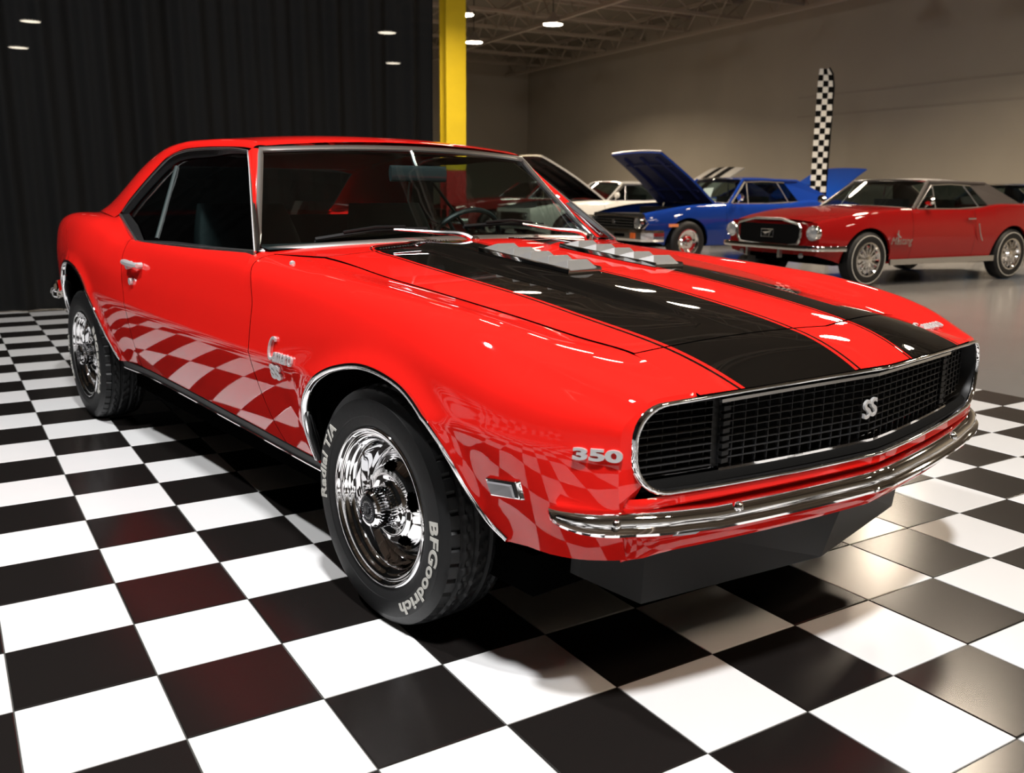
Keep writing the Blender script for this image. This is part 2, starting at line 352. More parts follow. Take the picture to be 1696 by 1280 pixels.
for k, (q, w, a, b) in enumerate(cells):
    blk = (a + b) % 2 == 0
    if k < 300:
        o = bpy.data.objects.new('floor_tile', tb if blk else tw); C.objects.link(o); o.parent = floor
        r_ = random.Random(k); o.location = gxy(a + .5, b + .5, r_.uniform(-.0004, .0004)); o.rotation_euler = (r_.uniform(-1, 1) * .0012, r_.uniform(-1, 1) * .0012, GROT)
    else:
        h = TS / 2 - .0016; c = np.array(gxy(a + .5, b + .5)); V = []
        for (s, z) in ((h, -.008), (h, -.0012), (h - .0022, 0.0)):
            for i, j in ((-1, -1), (1, -1), (1, 1), (-1, 1)):
                q2 = c[:2] + s * i * GA + s * j * GB; V.append((q2[0], q2[1], z))
        rest[int(blk)].add(V, [(8, 9, 10, 11)] + [(l + i, l + (i + 1) % 4, l + 4 + (i + 1) % 4, l + 4 + i) for l in (0, 4) for i in range(4)])
for i, (mt, nm) in enumerate(((TW, 'white_tiles_beyond'), (TB, 'black_tiles_beyond'))):
    o = rest[i].build(nm, mt, floor, smooth=False); o['kind'] = 'stuff'
g = MB().add([gxy(A0, B0, -.003), gxy(A1 + 1, B0, -.003), gxy(A1 + 1, B1 + 1, -.003), gxy(A0, B1 + 1, -.003), gxy(A0, B0, -.0088), gxy(A1 + 1, B0, -.0088), gxy(A1 + 1, B1 + 1, -.0088), gxy(A0, B1 + 1, -.0088)],
             [(0, 1, 2, 3), (4, 5, 1, 0), (5, 6, 2, 1), (6, 7, 3, 2), (7, 4, 0, 3)]).build('tile_backing', GROUT, floor, smooth=False, normals=True)
# curtains
def curtmat():
    m = bpy.data.materials.new('black_curtain_cloth'); m.use_nodes = True; nt = m.node_tree; b = nt.nodes['Principled BSDF']; out = nt.nodes['Material Output']
    b.inputs['Base Color'].default_value = (0.0085, 0.009, 0.0095, 1); b.inputs['Roughness'].default_value = .8; b.inputs['Specular IOR Level'].default_value = .08
    t = nt.nodes.new('ShaderNodeBsdfTransparent'); mx = nt.nodes.new('ShaderNodeMixShader'); mx.inputs[0].default_value = .03
    nt.links.new(b.outputs[0], mx.inputs[1]); nt.links.new(t.outputs[0], mx.inputs[2]); nt.links.new(mx.outputs[0], out.inputs[0]); return m
CUR = curtmat()
def curtain(p, q, h, seed, label, step=.018, amp=.055):
    p = np.array(p); q = np.array(q); L = np.linalg.norm(q - p); d = (q - p) / L; nn = np.array([-d[1], d[0]]); rnd = random.Random(seed)
    ph = [rnd.uniform(0, 6.28) for _ in range(8)]; S = np.arange(0, L + step, step); rows = []
    for z in (0.012, .25, .6, 1.1, 1.8, 2.6, 3.5, 4.4, h):
        r = []
        for s in S:
            f = z / h
            u = s * 15 + 2.2 * math.sin(s * 1.7 + ph[0]) + 1.3 * math.sin(s * 4.1 + ph[1]) + .35 * math.sin(z * 1.1 + ph[2] + s)
            o = amp * (.75 + .35 * math.sin(s * 2.3 + ph[3])) * math.sin(u) * (1.05 - .25 * f) + .02 * math.sin(s * 37 + ph[4] + z * .3) + .06 * math.sin(s * .9 + ph[5] + .4 * z)
            w = p + d * min(s, L) + nn * o; r.append((w[0], w[1], z))
        rows.append(r)
    o = MB().grid(rows).build('curtain', CUR); return tag(o, label, 'curtain', None)
e1 = np.array([-6.70, 3.86]); dd = np.array([math.cos(math.radians(83)), math.sin(math.radians(83))])
curtain(e1 - dd * 9.4, e1, 5.0, 5, 'tall pleated black curtain hanging behind the red car and the tiles')
curtain(e1 - dd * 9.4 + np.array([.3, -.05]), e1 - dd * 9.4 + np.array([10.5, -1.2]), 5.0, 9, 'unseen black side curtain added along the left of the display floor for dark reflections', step=.05, amp=.03)  # unseen curtain, added so the car's side and chrome reflect dark
# yellow and red steel column
YEL = mat('yellow_paint', (0.85, 0.62, 0.012), 0.45, noise=(2.2, .12)); REDC = mat('red_column_paint', (0.60, 0.03, 0.03), 0.5)
t = empty('steel_column', (-14.65, 9.72, 0), math.radians(146 + 90 + 18), 'square steel column painted yellow above and red below, beside the curtain edge', 'column')
def hcol(z0, z1, nm, mt):
    b = MB()
    for (cx_, cy_, dx, dy) in ((0, .20, .44, .03), (0, -.20, .44, .03), (0, 0, .03, .38), (-.13, 0, .012, .38)): b.box((cx_, cy_, (z0 + z1) / 2), (dx, dy, z1 - z0))
    return b.build(nm, mt, t, smooth=False)
hcol(1.5, HC, 'upper_shaft', YEL); hcol(-.005, 1.5, 'lower_shaft', REDC)
chip = mat('chipped_paint', (.75, .72, .62), .7)
rr = random.Random(4); b = MB()
for k in range(14): b.box((rr.uniform(-.2, .2), -.2155, rr.uniform(1.9, 3.0)), (rr.uniform(.01, .035), .002, rr.uniform(.01, .05)))
b.build('paint_chip', chip, t, smooth=False)
# feather flag
t = empty('feather_flag', (-9.58, 15.98, 0), math.radians(33), 'tall narrow black and white checkered feather flag by the wall', 'flag')
MB().tube([(0, 0, 0.0), (0, 0, 3.3), (-.04, 0, 3.55), (-.12, 0, 3.68)], .018, 8).build('pole', BLKM, t)
MB().lathe([(.001, .03), (.28, .02), (.28, 0), (.001, 0)], 20, axis='z').build('base', BLKP, t)
FW = mat('flag_white', (.75, .74, .70), .8); n = 17; b = MB(); P = []
prof = [(0, .9), (.38, .9)]
zs = np.linspace(.75, 3.66, 25); cols = 3
P = [[(-(.33 if z < 3.3 else .33 - .21 * ((z - 3.3) / .5)**2) * j / cols - (0 if z < 3.3 else .09 * ((z - 3.3) / .36)**2), .02 * math.sin(z * 4 + j), z) for j in range(cols + 1)] for z in zs]
b.grid(P, miF=lambda i, j: (i + j) % 2); b.build('banner', None, t, mats=[BLKM, FW], smooth=False)
# ------------------------------------------------------------------ the red coupe
CAR = empty('coupe', (-1.37, 0, 0), 0, 'bright red two-door coupe with black hood stripes on the checkered tiles', 'car')
class Par:   # children are built in world space around the origin, then parented without shifting
    pass
def fix(o):
    o.matrix_parent_inverse = CAR.matrix_world.inverted() if False else Matrix.Translation((1.37, 0, 0)); return o
_link = link
def link(o, parent=None):
    C.objects.link(o)
    if parent is not None:
        o.parent = parent
        if parent is CAR: o.matrix_parent_inverse = Matrix.Translation((1.37, 0, 0))
    return o
FA = catmull(FARCH, 5); RA = catmull(RARCH, 5)
for A in (FA, RA):
    for i in range(1, len(A)):
        if A[i, 0] <= A[i-1, 0]: A[i, 0] = A[i-1, 0] + 1e-4
ARC = np.vstack([FA, RA])
def rimnear(p):
    y = abs(p[1]); z = p[2]; q = R0N; k = int(np.argmin((q[:, 1] - y)**2 + (q[:, 2] - z)**2)); sg = 1 if p[1] > 0 else -1
    if z > .60 and y < .64 and z < rimz(y, 1) - .012: return (p[0] - .02, p[1], z)
    return (q[k, 0] - .006, sg * q[k, 1], q[k, 2]) if z > .497 else (p[0] - .012, sg * .70, z)
def rimz(y, top):
    return (.7175 - .020 * (abs(y) / .7)**2.2) if top else (.509 + .004 * (abs(y) / .7)**2)
def rimpath(hw, dz, rt, rb, dx, n=60):
    P = []
    yy = np.linspace(-(hw - rt), hw - rt, n); P += [(y, rimz(y, 1) - dz) for y in yy]
    zt = rimz(hw - rt, 1) - dz; zb = rimz(hw - rb, 0) + dz
    P += [(hw - rt + rt * math.sin(a), zt - rt + rt * math.cos(a)) for a in np.linspace(0, PI / 2, 9)[1:]]
    P += [(hw - rb + rb * math.cos(a), zb + rb - rb * math.sin(a)) for a in np.linspace(0, PI / 2, 9)]
    P += [(y, rimz(y, 0) + dz) for y in np.linspace(hw - rb, -(hw - rb), n)[1:]]
    P += [(-(hw - rb) - rb * math.sin(a), zb + rb - rb * math.cos(a)) for a in np.linspace(0, PI / 2, 9)[1:]]
    P += [(-(hw - rt) - rt * math.cos(a), zt - rt + rt * math.sin(a)) for a in np.linspace(0, PI / 2, 9)[:-1]]
    return np.array([(xnose(y) + dx, y, z) for y, z in P])
R0N = rimpath(.716, 0, .072, .085, .0)
def bottom(x, A):
    if A is None or x < A[0, 0] or x > A[-1, 0]: return None
    return float(np.interp(x, A[:, 0], A[:, 1]))
def side_panel(name, x0, x1, A=None, ends=(1, 1)):
    xs = list(np.linspace(x0, x1, int(abs(x1 - x0) / .035) + 2))
    if A is not None:
        for i in range(len(A) - 1):
            xs.append(A[i, 0]); za, zb = A[i, 1] - ZC(A[i, 0]), A[i+1, 1] - ZC(A[i+1, 0])
            if za * zb < 0: xs.append(A[i, 0] + (A[i+1, 0] - A[i, 0]) * za / (za - zb))
        xs += [A[-1, 0], A[0, 0] - 1e-4, A[-1, 0] + 1e-4]
    xs = sorted(set(round(x, 6) for x in xs if x0 - 1e-9 <= x <= x1 + 1e-9)); lo, up = [], []
    xs = [x for i, x in enumerate(xs) if i == 0 or x - xs[i-1] > 5e-5]
    for x in xs:
        zb = bottom(x, A); Lw = sec_lower(x); Up = sec_upper(x); zc = ZC(x)
        if zb is None: l = resample(Lw, NLr); u = resample(Up, NUr)
        elif zb < zc - 1e-5: l = resample(cutz(Lw, zb), NLr); u = resample(Up, NUr)
        else:
            u = resample(cutz(Up, zb), NUr); l = np.repeat(u[:1], NLr, 0)
        def mp(q):
            y, z = q; f = arch_flare(x, z, ARC) if z < .80 else 0; y2 = y + f
            return (x + xshift(x, z, y2), -y2, z)
        lo.append([mp(q) for q in l]); up.append([mp(q) for q in u])
    nose_end = name == 'front_fender'
    def ret(G):   # inward flanges at both ends so the panel gaps have depth
        a = [(p[0] + .001, p[1] * .975, p[2]) for p in G[0]]; c = [(p[0] - .001, p[1] * .975, p[2]) for p in G[-1]]
        if nose_end: c = [rimnear(p) for p in G[-1]]
        return ([a] if ends[0] else []) + G + ([c] if ends[1] else [])
    up2 = ret([g + [(g[-1][0], g[-1][1] + .004, g[-1][2] - (.03 if g[-1][0] < .70 else .004))] for g in up]); lo2 = ret([[(g[0][0], g[0][1] + .03, g[0][2] - .004)] + g for g in lo])
    out = []
    for side in (1, -1):
        nn_ = len(up2); mf = lambda i, j: 1 if (ends[0] and i == 0) or (ends[1] and i == nn_ - 2 and not nose_end) else 0  # end flanges coloured black: shade painted into the panel gaps
        b = MB(); b.grid(lo2, flip=True, miF=mf); b.grid(up2, flip=True, miF=mf)
        if side < 0:
            b.V = [(x, -y, z) for x, y, z in b.V]; b.F = [f[::-1] for f in b.F]
        out.append(b.build(name, None, CAR, ang=24, mats=[RED, VOID]))
    return out
side_panel('front_fender', XF0 + .0022, .765, FA)
DOOR = side_panel('door', XR0 + .0022, XF0 - .0022)
side_panel('quarter_panel', -3.66, XR0 - .0022, RA)
# wheel-arch mouldings and wheel houses
for A in (FA, RA):
    for s in (1, -1):
        pts = np.array([(x + xshift(x, z, .85), ysurf(x, z) + arch_flare(x, z, ARC), z) for x, z in A]); T = np.gradient(pts[:, [0, 2]], axis=0); T /= np.linalg.norm(T, axis=1)[:, None]
        N = np.stack([-T[:, 1], T[:, 0]], 1); P = []
        for p, n in zip(pts, N):
            P.append([(p[0] + n[0] * a, -s * (p[1] + o), p[2] + n[1] * a) for a, o in ((.013, -.002), (.013, .004), (.008, .0065), (.001, .006), (-.003, .002), (-.005, -.012), (-.004, -.045), (0, -.05))])
        MB().grid(P, flip=(s < 0)).build('arch_moulding', CHR, CAR, ang=50)
        P = [[(p[0] + n[0] * .03, -s * y, p[2] + n[1] * .03) for y in (p[1] - .03, .60, .44)] for p, n in zip(pts, N)]
        b = MB().grid(P); k = len(b.V); b.add([(p[0] + n[0] * .03, -s * .44, p[2] + n[1] * .03) for p, n in zip(pts, N)] + [(A[:, 0].mean(), -s * .44, .33)], [(i, i + 1, len(pts)) for i in range(len(pts) - 1)])
        b.build('wheel_house', VOID, CAR, smooth=False)
# rocker mouldings
for s in (1, -1):
    P = []; E = []
    for x in np.linspace(-2.30, -.43, 40):
        y, z = YB(x), ZB(x)
        P.append([(x, -s * (y + .001), z + .003), (x, -s * (y + .004), z), (x, -s * (y - .004), z - .030), (x, -s * (y - .03), z - .034)])
        E.append((x, -s * (y - .001), z - .030))
    o = MB().grid(P, flip=(s > 0)).build('rocker_moulding', BLKP, CAR)
    MB().tube(E, .0035, 6).build('moulding_edge', CHR, o)
b = MB().box((-1.5, 0, .24), (3.9, 1.42, .10)); b.box((-1.37, 0, .42), (2.0, 1.5, .3)); b.box((.1, 0, .55), (.9, .86, .3)); b.box((-2.95, 0, .55), (1.1, .86, .4))
b.build('underbody', VOID, CAR, smooth=False)
# ---- hood, header, cowl
YCOL = [0, .06, .106, .114, .124, .17, .22, .25, .262, .27, .279, .288, .297, .306, .33, .37, .42, .455, .465, .473, .49]
def colm(j): # material of column strip between YCOL[j], YCOL[j+1]
    a = (YCOL[j] + YCOL[j+1]) / 2 if j + 1 < len(YCOL) else 9
    return 1 if (.124 < a < .455 or .106 < a < .114 or .465 < a < .473) else 0
NOUT = 7
def ycols(ye): return YCOL + [YCOL[-1] + (ye - YCOL[-1]) * (k + 1) / NOUT for k in range(NOUT)]
def sym_grid(fn, us, name, mats, edge, zret=.02, colfn=colm, parent=CAR):
    G = []
    for u in us: G.append(fn(u))
    G = np.array(G); R = G.copy(); Lh = G[:, 1:].copy(); R[:, :, 1] *= -1
    full = np.concatenate([R[:, ::-1], Lh], 1); n = G.shape[1]
    def mf(i, j):
        k = (n - 2 - j) if j < n - 1 else (j - (n - 1)); return colfn(k)
    b = MB().grid(full, miF=mf)
    # border return
    lp = [full[0, j] for j in range(full.shape[1])] + [full[i, -1] for i in range(1, full.shape[0])] + [full[-1, j] for j in range(full.shape[1] - 2, -1, -1)] + [full[i, 0] for i in range(full.shape[0] - 2, 0, -1)]
    lp = np.array(lp); cc = lp.mean(0); q = lp + (cc - lp) * .002; q[:, 2] = lp[:, 2] - zret
    b.grid(np.stack([lp, q]), cv=True, mi=2)  # black border return paints the shade of the gap around the panel
    return b.build(name, None, parent, ang=24, mats=mats + [VOID])
def hoodrear(y): return -.612 - .045 * (1 - min(1, abs(y) / .66)**2)
def hoodrow(s):
    r = []
    ye = .6
    x0 = -.63 + s * 1.24
    for _ in range(3):
        ye = gaptop(x0)[0] - .0065; x0 = hoodrear(ye) + s * (gapx(ye) - .0028 - hoodrear(ye))
    for y in ycols(ye):
        x = hoodrear(y) + s * (gapx(y) - .0028 - hoodrear(y)); r.append((x, y, hoodz(x, y) + (.001)))
    return r
ss = np.concatenate([np.linspace(0, .7, 40), np.linspace(.7, 1, 24)[1:]])
sym_grid(hoodrow, ss, 'hood', [RED, PIN], None)
def headrow(s):
    r = []
    for y in ycols(.5 + s * 0 + .0):
        pass
    ye = .545 + .027 * s - .0025
    for y in ycols(ye):
        x = gapx(y) + .0028 + s * (xnose(y) - gapx(y) - .0028); z = headz(x, y)
        r.append((x, y, z + .001))
    return r
sym_grid(headrow, np.linspace(0, 1, 20), 'header_panel', [RED, PIN], None, zret=.012)
def wsbase(y): y = abs(y); k = 1 - (y / .755)**2; return -.892 + .12 * k, .908 + .027 * k
def cowlrow(s):
    r = []; 
    for _ in range(1):
        pass
    for j in range(len(YCOL) + NOUT):
        y = YCOL[j] if j < len(YCOL) else None
        if y is None:
            x0 = hoodrear(.65) - .0028 + s * (-.86 - hoodrear(.65)); ye = (.655 + (.79 - .655) * s); y = YCOL[-1] + (ye - YCOL[-1]) * (j - len(YCOL) + 1) / NOUT
        xa = hoodrear(y) - .0028; xb, zb = wsbase(min(y, .755)); xb += .01
        x = xa + s * (xb - xa); za = hoodz(xa, y) + .001; r.append((x, y, za + s * (zb - .002 - za)))
    return r
def ccol(j): return 0
cowl = sym_grid(cowlrow, np.linspace(0, 1, 12), 'cowl_panel', [RED, PIN], None, colfn=ccol)
# black vented insets on the cowl with rounded outer ends
for s in (1, -1):
    b = MB(); k = 0; out = []
    def cz(x, y):
        xa = hoodrear(y) - .0028; xb, zb = wsbase(y); xb += .01; t = (x - xa) / (xb - xa); za = hoodz(xa, y) + .001; return za + t * (zb - .002 - za)
    ys = np.linspace(.125, .457, 24); P = []
    for y in ys:
        w = .075 * math.sqrt(max(.02, 1 - max(0, (y - .40) / .058)**2)); xa = hoodrear(y) - .003
        P.append([(xa - w * t, -s * y, cz(xa - w * t, y) + .0012) for t in (0, .3, .6, 1)])
    o = b.grid(P, flip=(s > 0)).build('cowl_vent', PIN, cowl)
    b = MB()
    for y in np.linspace(.15, .43, 26): x = hoodrear(y) - .032; b.box((x, -s * y, cz(x, y) + .002), (.006, .0045, .002))
    q = b.build('vent_slot', CHS, cowl, smooth=False)
    pts = []
    for y in np.linspace(.16, .47, 22):
        w = .087 * math.sqrt(max(.0, 1 - max(0, (y - .40) / .071)**2)); xa = hoodrear(y) - .003; pts.append((xa - w, -s * y, cz(xa - w, y) + .0012))
    MB().tube(pts, .0022, 4).build('pinstripe', PIN, cowl)
# chrome hood louvres
for s in (1, -1):
    def LP(u, v):   # u 0 front..1 rear, v 0 inner..1 outer
        x = .035 - .44 * u; y = .113 + (.130 - .012 * u) * v; return np.array([x, -s * y, hoodz(x, y) + .002])
    P = [[LP(u, v) + [0, 0, h] for v, h in ((0, 0), (.01, .010), (.035, .0125), (.06, .007), (.5, .007), (.94, .007), (.965, .0125), (.99, .010), (1, 0))] for u in np.linspace(0, 1, 14)]
    P = [[p * [1, 1, 1] - [0, 0, .012] for p in P[0]]] + P + [[p - [0, 0, .012] for p in P[-1]]]
    o = MB().grid(P, flip=(s < 0)).build('hood_louvre', CHR, CAR, normals=True)
    for k in range(5):
        u0 = .03 + k * .192; u1 = u0 + .165; V = []
        for (u, v, h) in ((u0, .06, .007), (u0, .94, .007), (u1 + .02, .94, .007), (u1 + .02, .06, .007), (u0 + .045, .22, .030), (u0 + .045, .78, .030), (u1 - .055, .62, .026), (u1 - .055, .38, .026)): V.append(LP(u, v) + [0, 0, h])
        MB().add(V, [(4, 5, 6, 7), (0, 1, 5, 4), (1, 2, 6, 5), (2, 3, 7, 6), (3, 0, 4, 7)]).build('louvre_fin', LOUV, o, smooth=False, normals=True)
# ---- roof
RZ = cv([(-2.62, 1.235), (-2.45, 1.277), (-2.2, 1.303), (-1.9, 1.316), (-1.6, 1.318), (-1.4, 1.309), (-1.25, 1.290), (-1.16, 1.270), (-1.10, 1.258)])
RAIL = [(-1.205, .570, 1.254), (-1.28, .560, 1.272), (-1.5, .552, 1.288), (-1.75, .548, 1.293), (-2.0, .545, 1.290), (-2.25, .545, 1.273), (-2.45, .548, 1.240), (-2.62, .562, 1.185), (-2.78, .588, 1.105), (-2.95, .622, 1.022), (-3.07, .648, .978)]
EDGE = [(-1.235, .606, 1.243), (-1.30, .610, 1.250), (-1.5, .612, 1.258), (-1.72, .613, 1.262), (-1.92, .614, 1.257), (-2.06, .626, 1.233), (-2.17, .650, 1.178), (-2.26, .688, 1.108), (-2.32, .724, 1.045), (-2.36, .752, .992), (-2.42, .760, .972)]
Rl = catmull(RAIL, 5); Ed = catmull(EDGE, 5)
b = MB(); G = []
for r, e in zip(Rl, Ed):
    out = np.array([0, 1, .75]); L = np.linalg.norm(r - e); mid = (r + e) / 2 + out / np.linalg.norm(out) * min(.020, L * .2)
    G.append([(1-t)**2 * e + 2*t*(1-t) * (mid * 2 - (r + e) / 2) + t*t * r for t in np.linspace(0, 1, 9)])
for s in (1, -1):
    P = np.array(G).copy(); P[:, :, 1] *= -s; b.grid(P, flip=(s > 0))
# top skin between the two rails, down to the backlight
T = []
for k, r in enumerate(Rl):
    if r[0] < -2.62: break
    row = []
    for v in np.linspace(0, 1, 12):
        y = r[1] * v
        zc = RZ(r[0] + .05 * 0); bow = (.045 * (1 - v * v)) if r[0] > -1.3 else .045 * (1 - v * v) * max(0, (-r[0] - .9) * 0 + 1 - (-1.3 - r[0]) * 3)
        row.append((r[0] + max(0, bow), y, r[2] + (RZ(r[0]) - r[2]) * (1 - v**2.2)))
    T.append(row)
T = np.array(T); M2 = T[:, 1:].copy(); T2 = T.copy(); T2[:, :, 1] *= -1
b.grid(np.concatenate([T2[:, ::-1], M2], 1), flip=True)
roof = b.build('roof', RED, CAR, ang=40)
# rear window and deck
rows = []
for t in np.linspace(0, 1, 10):
    x0, z0 = -2.60 - .42 * t - .0 * math.sin(PI * t), 1.205 - .25 * t
    yy = np.interp(x0, [-3.07, -2.62], [.60, .53]); rows.append([(x0 + .05 * (abs(v))**2 * .5, v * yy, z0 - .02 * v * v * (1 - t)) for v in np.linspace(-1, 1, 15)])
MB().grid(rows, flip=True).build('rear_window', SIDEG, CAR)
rows = [[(x, v * min(YI(x), .652) + 0, ZI(x) + .012 * (1 - v * v) - .002) for v in np.linspace(-1, 1, 13)] for x in np.linspace(-3.05, -3.60, 14)]
MB().grid(rows, flip=True).build('deck_lid', RED, CAR)
rows = [[(-3.60 - .06 * math.sin(t * PI) * 1 + .0 - .05 * (1 - abs(v)**3), v * (.62 + .10 * math.sin(t * PI * .8)), .93 - .55 * t) for v in np.linspace(-1, 1, 13)] for t in np.linspace(0, 1, 9)]
MB().grid(rows, flip=True).build('tail_panel', RED, CAR)
b = MB(); pth = [(-3.45, -.80, .575), (-3.52, -.785, .57), (-3.60, -.76, .545), (-3.68, -.70, .545), (-3.72, -.4, .545), (-3.73, 0, .545)]; pth = catmull(pth + [(x, -y, z) for x, y, z in pth[-2::-1]], 4)
b.tube(pth, np.concatenate([np.linspace(.35, 1, 8), np.ones(len(pth) - 16), np.linspace(1, .35, 8)]), prof=[(.05, .0), (.045, -.02), (.02, -.035), (-.02, -.035), (-.045, -.02), (-.05, 0), (0, .01)], ref=(0, 0, 1)); b.build('rear_bumper', CHR, CAR)
# ---- pillars, windshield, side glass
DLO = [(-.816, .794, .911), (-.93, .747, .998), (-1.05, .697, 1.088), (-1.16, .651, 1.172), (-1.243, .618, 1.234), (-1.36, .612, 1.244), (-1.52, .611, 1.250), (-1.72, .612, 1.253), (-1.90, .613, 1.249), (-2.03, .622, 1.230), (-2.14, .645, 1.178), (-2.23, .683, 1.108), (-2.30, .722, 1.040), (-2.345, .752, .985), (-2.16, .778, .936), (-1.97, .803, .886), (-1.6, .803, .893), (-1.2, .801, .901)]
WSH = [(-.892, .755, .908), (-.985, .708, .998), (-1.075, .660, 1.093), (-1.155, .617, 1.186), (-1.198, .594, 1.238)]
def wsrow(t, n=25):
    P = np.array(WSH); k = np.linspace(0, 1, len(P)); e = np.array([np.interp(t, k, P[:, i]) for i in range(3)])
    bx = .12 + (.045 - .12) * t; bz = .027 + (.021 - .027) * t
    return [(e[0] + bx * (1 - v * v), e[1] * v, e[2] + bz * (1 - v * v)) for v in np.linspace(-1, 1, n)]
ws = [wsrow(t) for t in np.linspace(0, 1, 12)]
W = np.array(ws); Wi = W.copy(); Wi[:, :, 0] -= .008
MB().grid(Wi).build('windshield', WIND, CAR)
loop = [tuple(p) for p in W[0]] + [tuple(p) for p in W[1:, -1]] + [tuple(p) for p in W[-1, ::-1][1:]] + [tuple(p) for p in W[::-1, 0][1:-1]]
nrm = np.array((.72, 0, .69))
prof = [(-.003, -.011), (.005, -.010), (.008, 0), (.005, .010), (-.003, .011)]
b = MB(); b.tube(loop, 1.0, closed=True, prof=prof, ref=nrm); b.build('windshield_trim', STEEL, CAR, ang=60)
for s in (1, -1):
    P = []
    for t in np.linspace(0, 1, 14):
        a = np.array([np.interp(t, np.linspace(0, 1, 5), np.array(DLO[:5])[:, i]) for i in range(3)]); w = np.array([np.interp(t, np.linspace(0, 1, 5), np.array(WSH)[:, i]) for i in range(3)])
        w = w + np.array([-.006, .002, .004]); mid = (a + w) / 2 + np.array([.006, .014, .010])
        P.append([(1-u)**2 * a + 2*u*(1-u) * mid + u*u * w for u in np.linspace(0, 1, 6)])
    P = np.array(P); P[:, :, 1] *= -s
    MB().grid(P, flip=(s > 0)).build('windshield_pillar', RED, CAR)
    D = np.array(DLO); D = np.vstack([catmull(D[:5], 3)[:-1], catmull(D[4:14], 4)[:-1], D[13:]])
    c = np.array([-1.60, .70, 1.06]); inn = []
    n = len(D)
    for i in range(n):
        w = .022
        if D[i, 2] > 1.0: w = .022 + .030 * min(1, max(0, (-1.45 - D[i, 0]) / .5))
        if D[i, 2] < 1.0 and D[i, 0] < -1.97: w = .045
        if D[i, 2] < .915: w = .014
        d = c - D[i]; d[0] *= .8; d /= np.linalg.norm(d); inn.append(D[i] + d * w + np.array([0, -.018, 0]))
    inn = np.array(inn); A_ = D.copy(); A_[:, 1] *= -s; B_ = inn.copy(); B_[:, 1] *= -s
    fr = MB().grid(np.stack([A_, B_]), cv=True, flip=(s < 0)).build('window_weatherstrip', BLKP, CAR, smooth=False)
    b = MB(); k = n; g2 = inn.copy(); g2[:, 1] -= .006; g2[:, 1] *= -s; b.add(list(g2) + [tuple(g2.mean(0))], [(i, (i + 1) % n, n) if s < 0 else ((i + 1) % n, i, n) for i in range(n)]); b.build('side_window', SIDEG, CAR, smooth=False)
    A2 = A_.copy(); A2[:, 1] -= s * .003
    b = MB(); b.tube(A2[:-5], .0045, 6); b.build('window_trim', STEEL, CAR)
    bt = A_[-5:].tolist() + [A_[0].tolist()]; bt = np.array(bt); bt[:, 1] -= s * .004; bt[:, 2] -= .003
    MB().tube(bt, 1, prof=[(-.010, -.004), (-.010, .004), (.008, .004), (.008, -.004)], ref=(0, 0, 1)).build('belt_trim', STEEL, CAR, smooth=False)
    # window divider
    MB().tube([(-1.985, -s * .618, 1.19), (-1.83, -s * .770, .905)], .008, 6).build('window_divider', VINYLL, CAR)
# ---- door handle and lock, badges
def on_side(x, z, off=0.0): y = ysurf(x, z); return np.array([x + xshift(x, z, y), -(y + off), z])
for s in (1, -1):
    f = np.array([1, s, 1.0])
    h = MB(); hx, hz = -1.835, .806
    h.tube([on_side(hx - .075, hz + .004, .024) * f, on_side(hx - .03, hz + .005, .030) * f, on_side(hx + .03, hz + .003, .030) * f, on_side(hx + .085, hz, .022) * f], [.010, .013, .012, .008], 10)
    h.tube([on_side(hx + .075, hz, .0) * f, on_side(hx + .075, hz, .024) * f], .012, 10); h.tube([on_side(hx - .03, hz - .004, .0) * f, on_side(hx - .03, hz - .008, .026) * f], .015, 12)
    o = h.build('door_handle', SIL, CAR)
    p = on_side(-1.855, .738, 0) * f; p2 = on_side(-1.855, .738, .012) * f
    MB().tube([p, p2], .014, 14).build('door_lock', SIL, CAR)
def side_text(txt, x, z, size, name, mt, s=1, **k):
    p = on_side(x, z, .004); q = on_side(x + .03, z, .004); u = on_side(x, z + .03, .004)
    f = np.array([1, s, 1.0]); ex = (q - p) * f; ey = (u - p) * f
    if s < 0: ex = -ex
    return place_text(txt, size, .007, p * f, ex, ey, name, mt, CAR, **k)
for s in (1, -1):
    side_text('C', -.548 if s > 0 else -.43, .648, .105, 'fender_script', SIL, s, shear=.35, off=-.001, sx=.62)
    side_text('amaro', -.468, .634, .060, 'fender_script', SIL, s, shear=.30, off=.0008, sx=.78, space=1.0)
    side_text('SS', -.527, .580, .058, 'fender_badge', SIL, s, off=.0032, sx=1.25, space=.9)
for s in (1, -1):
    side_text('350', .731, .600, .032, 'displacement_badge', SIL, s, off=.0012, sx=2.15, space=.97)
# side marker lamp
for s in (1, -1):
    f = np.array([1, s, 1.0]); p = lambda x, z, o: on_side(x, z, o) * f
    V = [p(.451, .506, 0), p(.552, .520, 0), p(.556, .475, 0), p(.455, .461, 0), p(.453, .504, .010), p(.548, .517, .010), p(.552, .478, .010), p(.457, .463, .010)]
    V = [v + np.array([0, 0, .002]) for v in V]
    o = MB().add(V, [(7, 6, 5, 4), (0, 1, 5, 4), (1, 2, 6, 5), (2, 3, 7, 6), (3, 0, 4, 7)]).build('side_marker', CHR, CAR, smooth=False, normals=True); bevel(o, .003)
    V2 = [p(.459, .501, .011), p(.537, .511, .011), p(.540, .480, .011), p(.463, .470, .011), p(.463, .498, .014), p(.533, .507, .014), p(.536, .484, .014), p(.467, .474, .014)]
    q = MB().add(V2, [(7, 6, 5, 4), (0, 1, 5, 4), (1, 2, 6, 5), (2, 3, 7, 6), (3, 0, 4, 7)]).build('lens', LENS, o, smooth=False, normals=True)
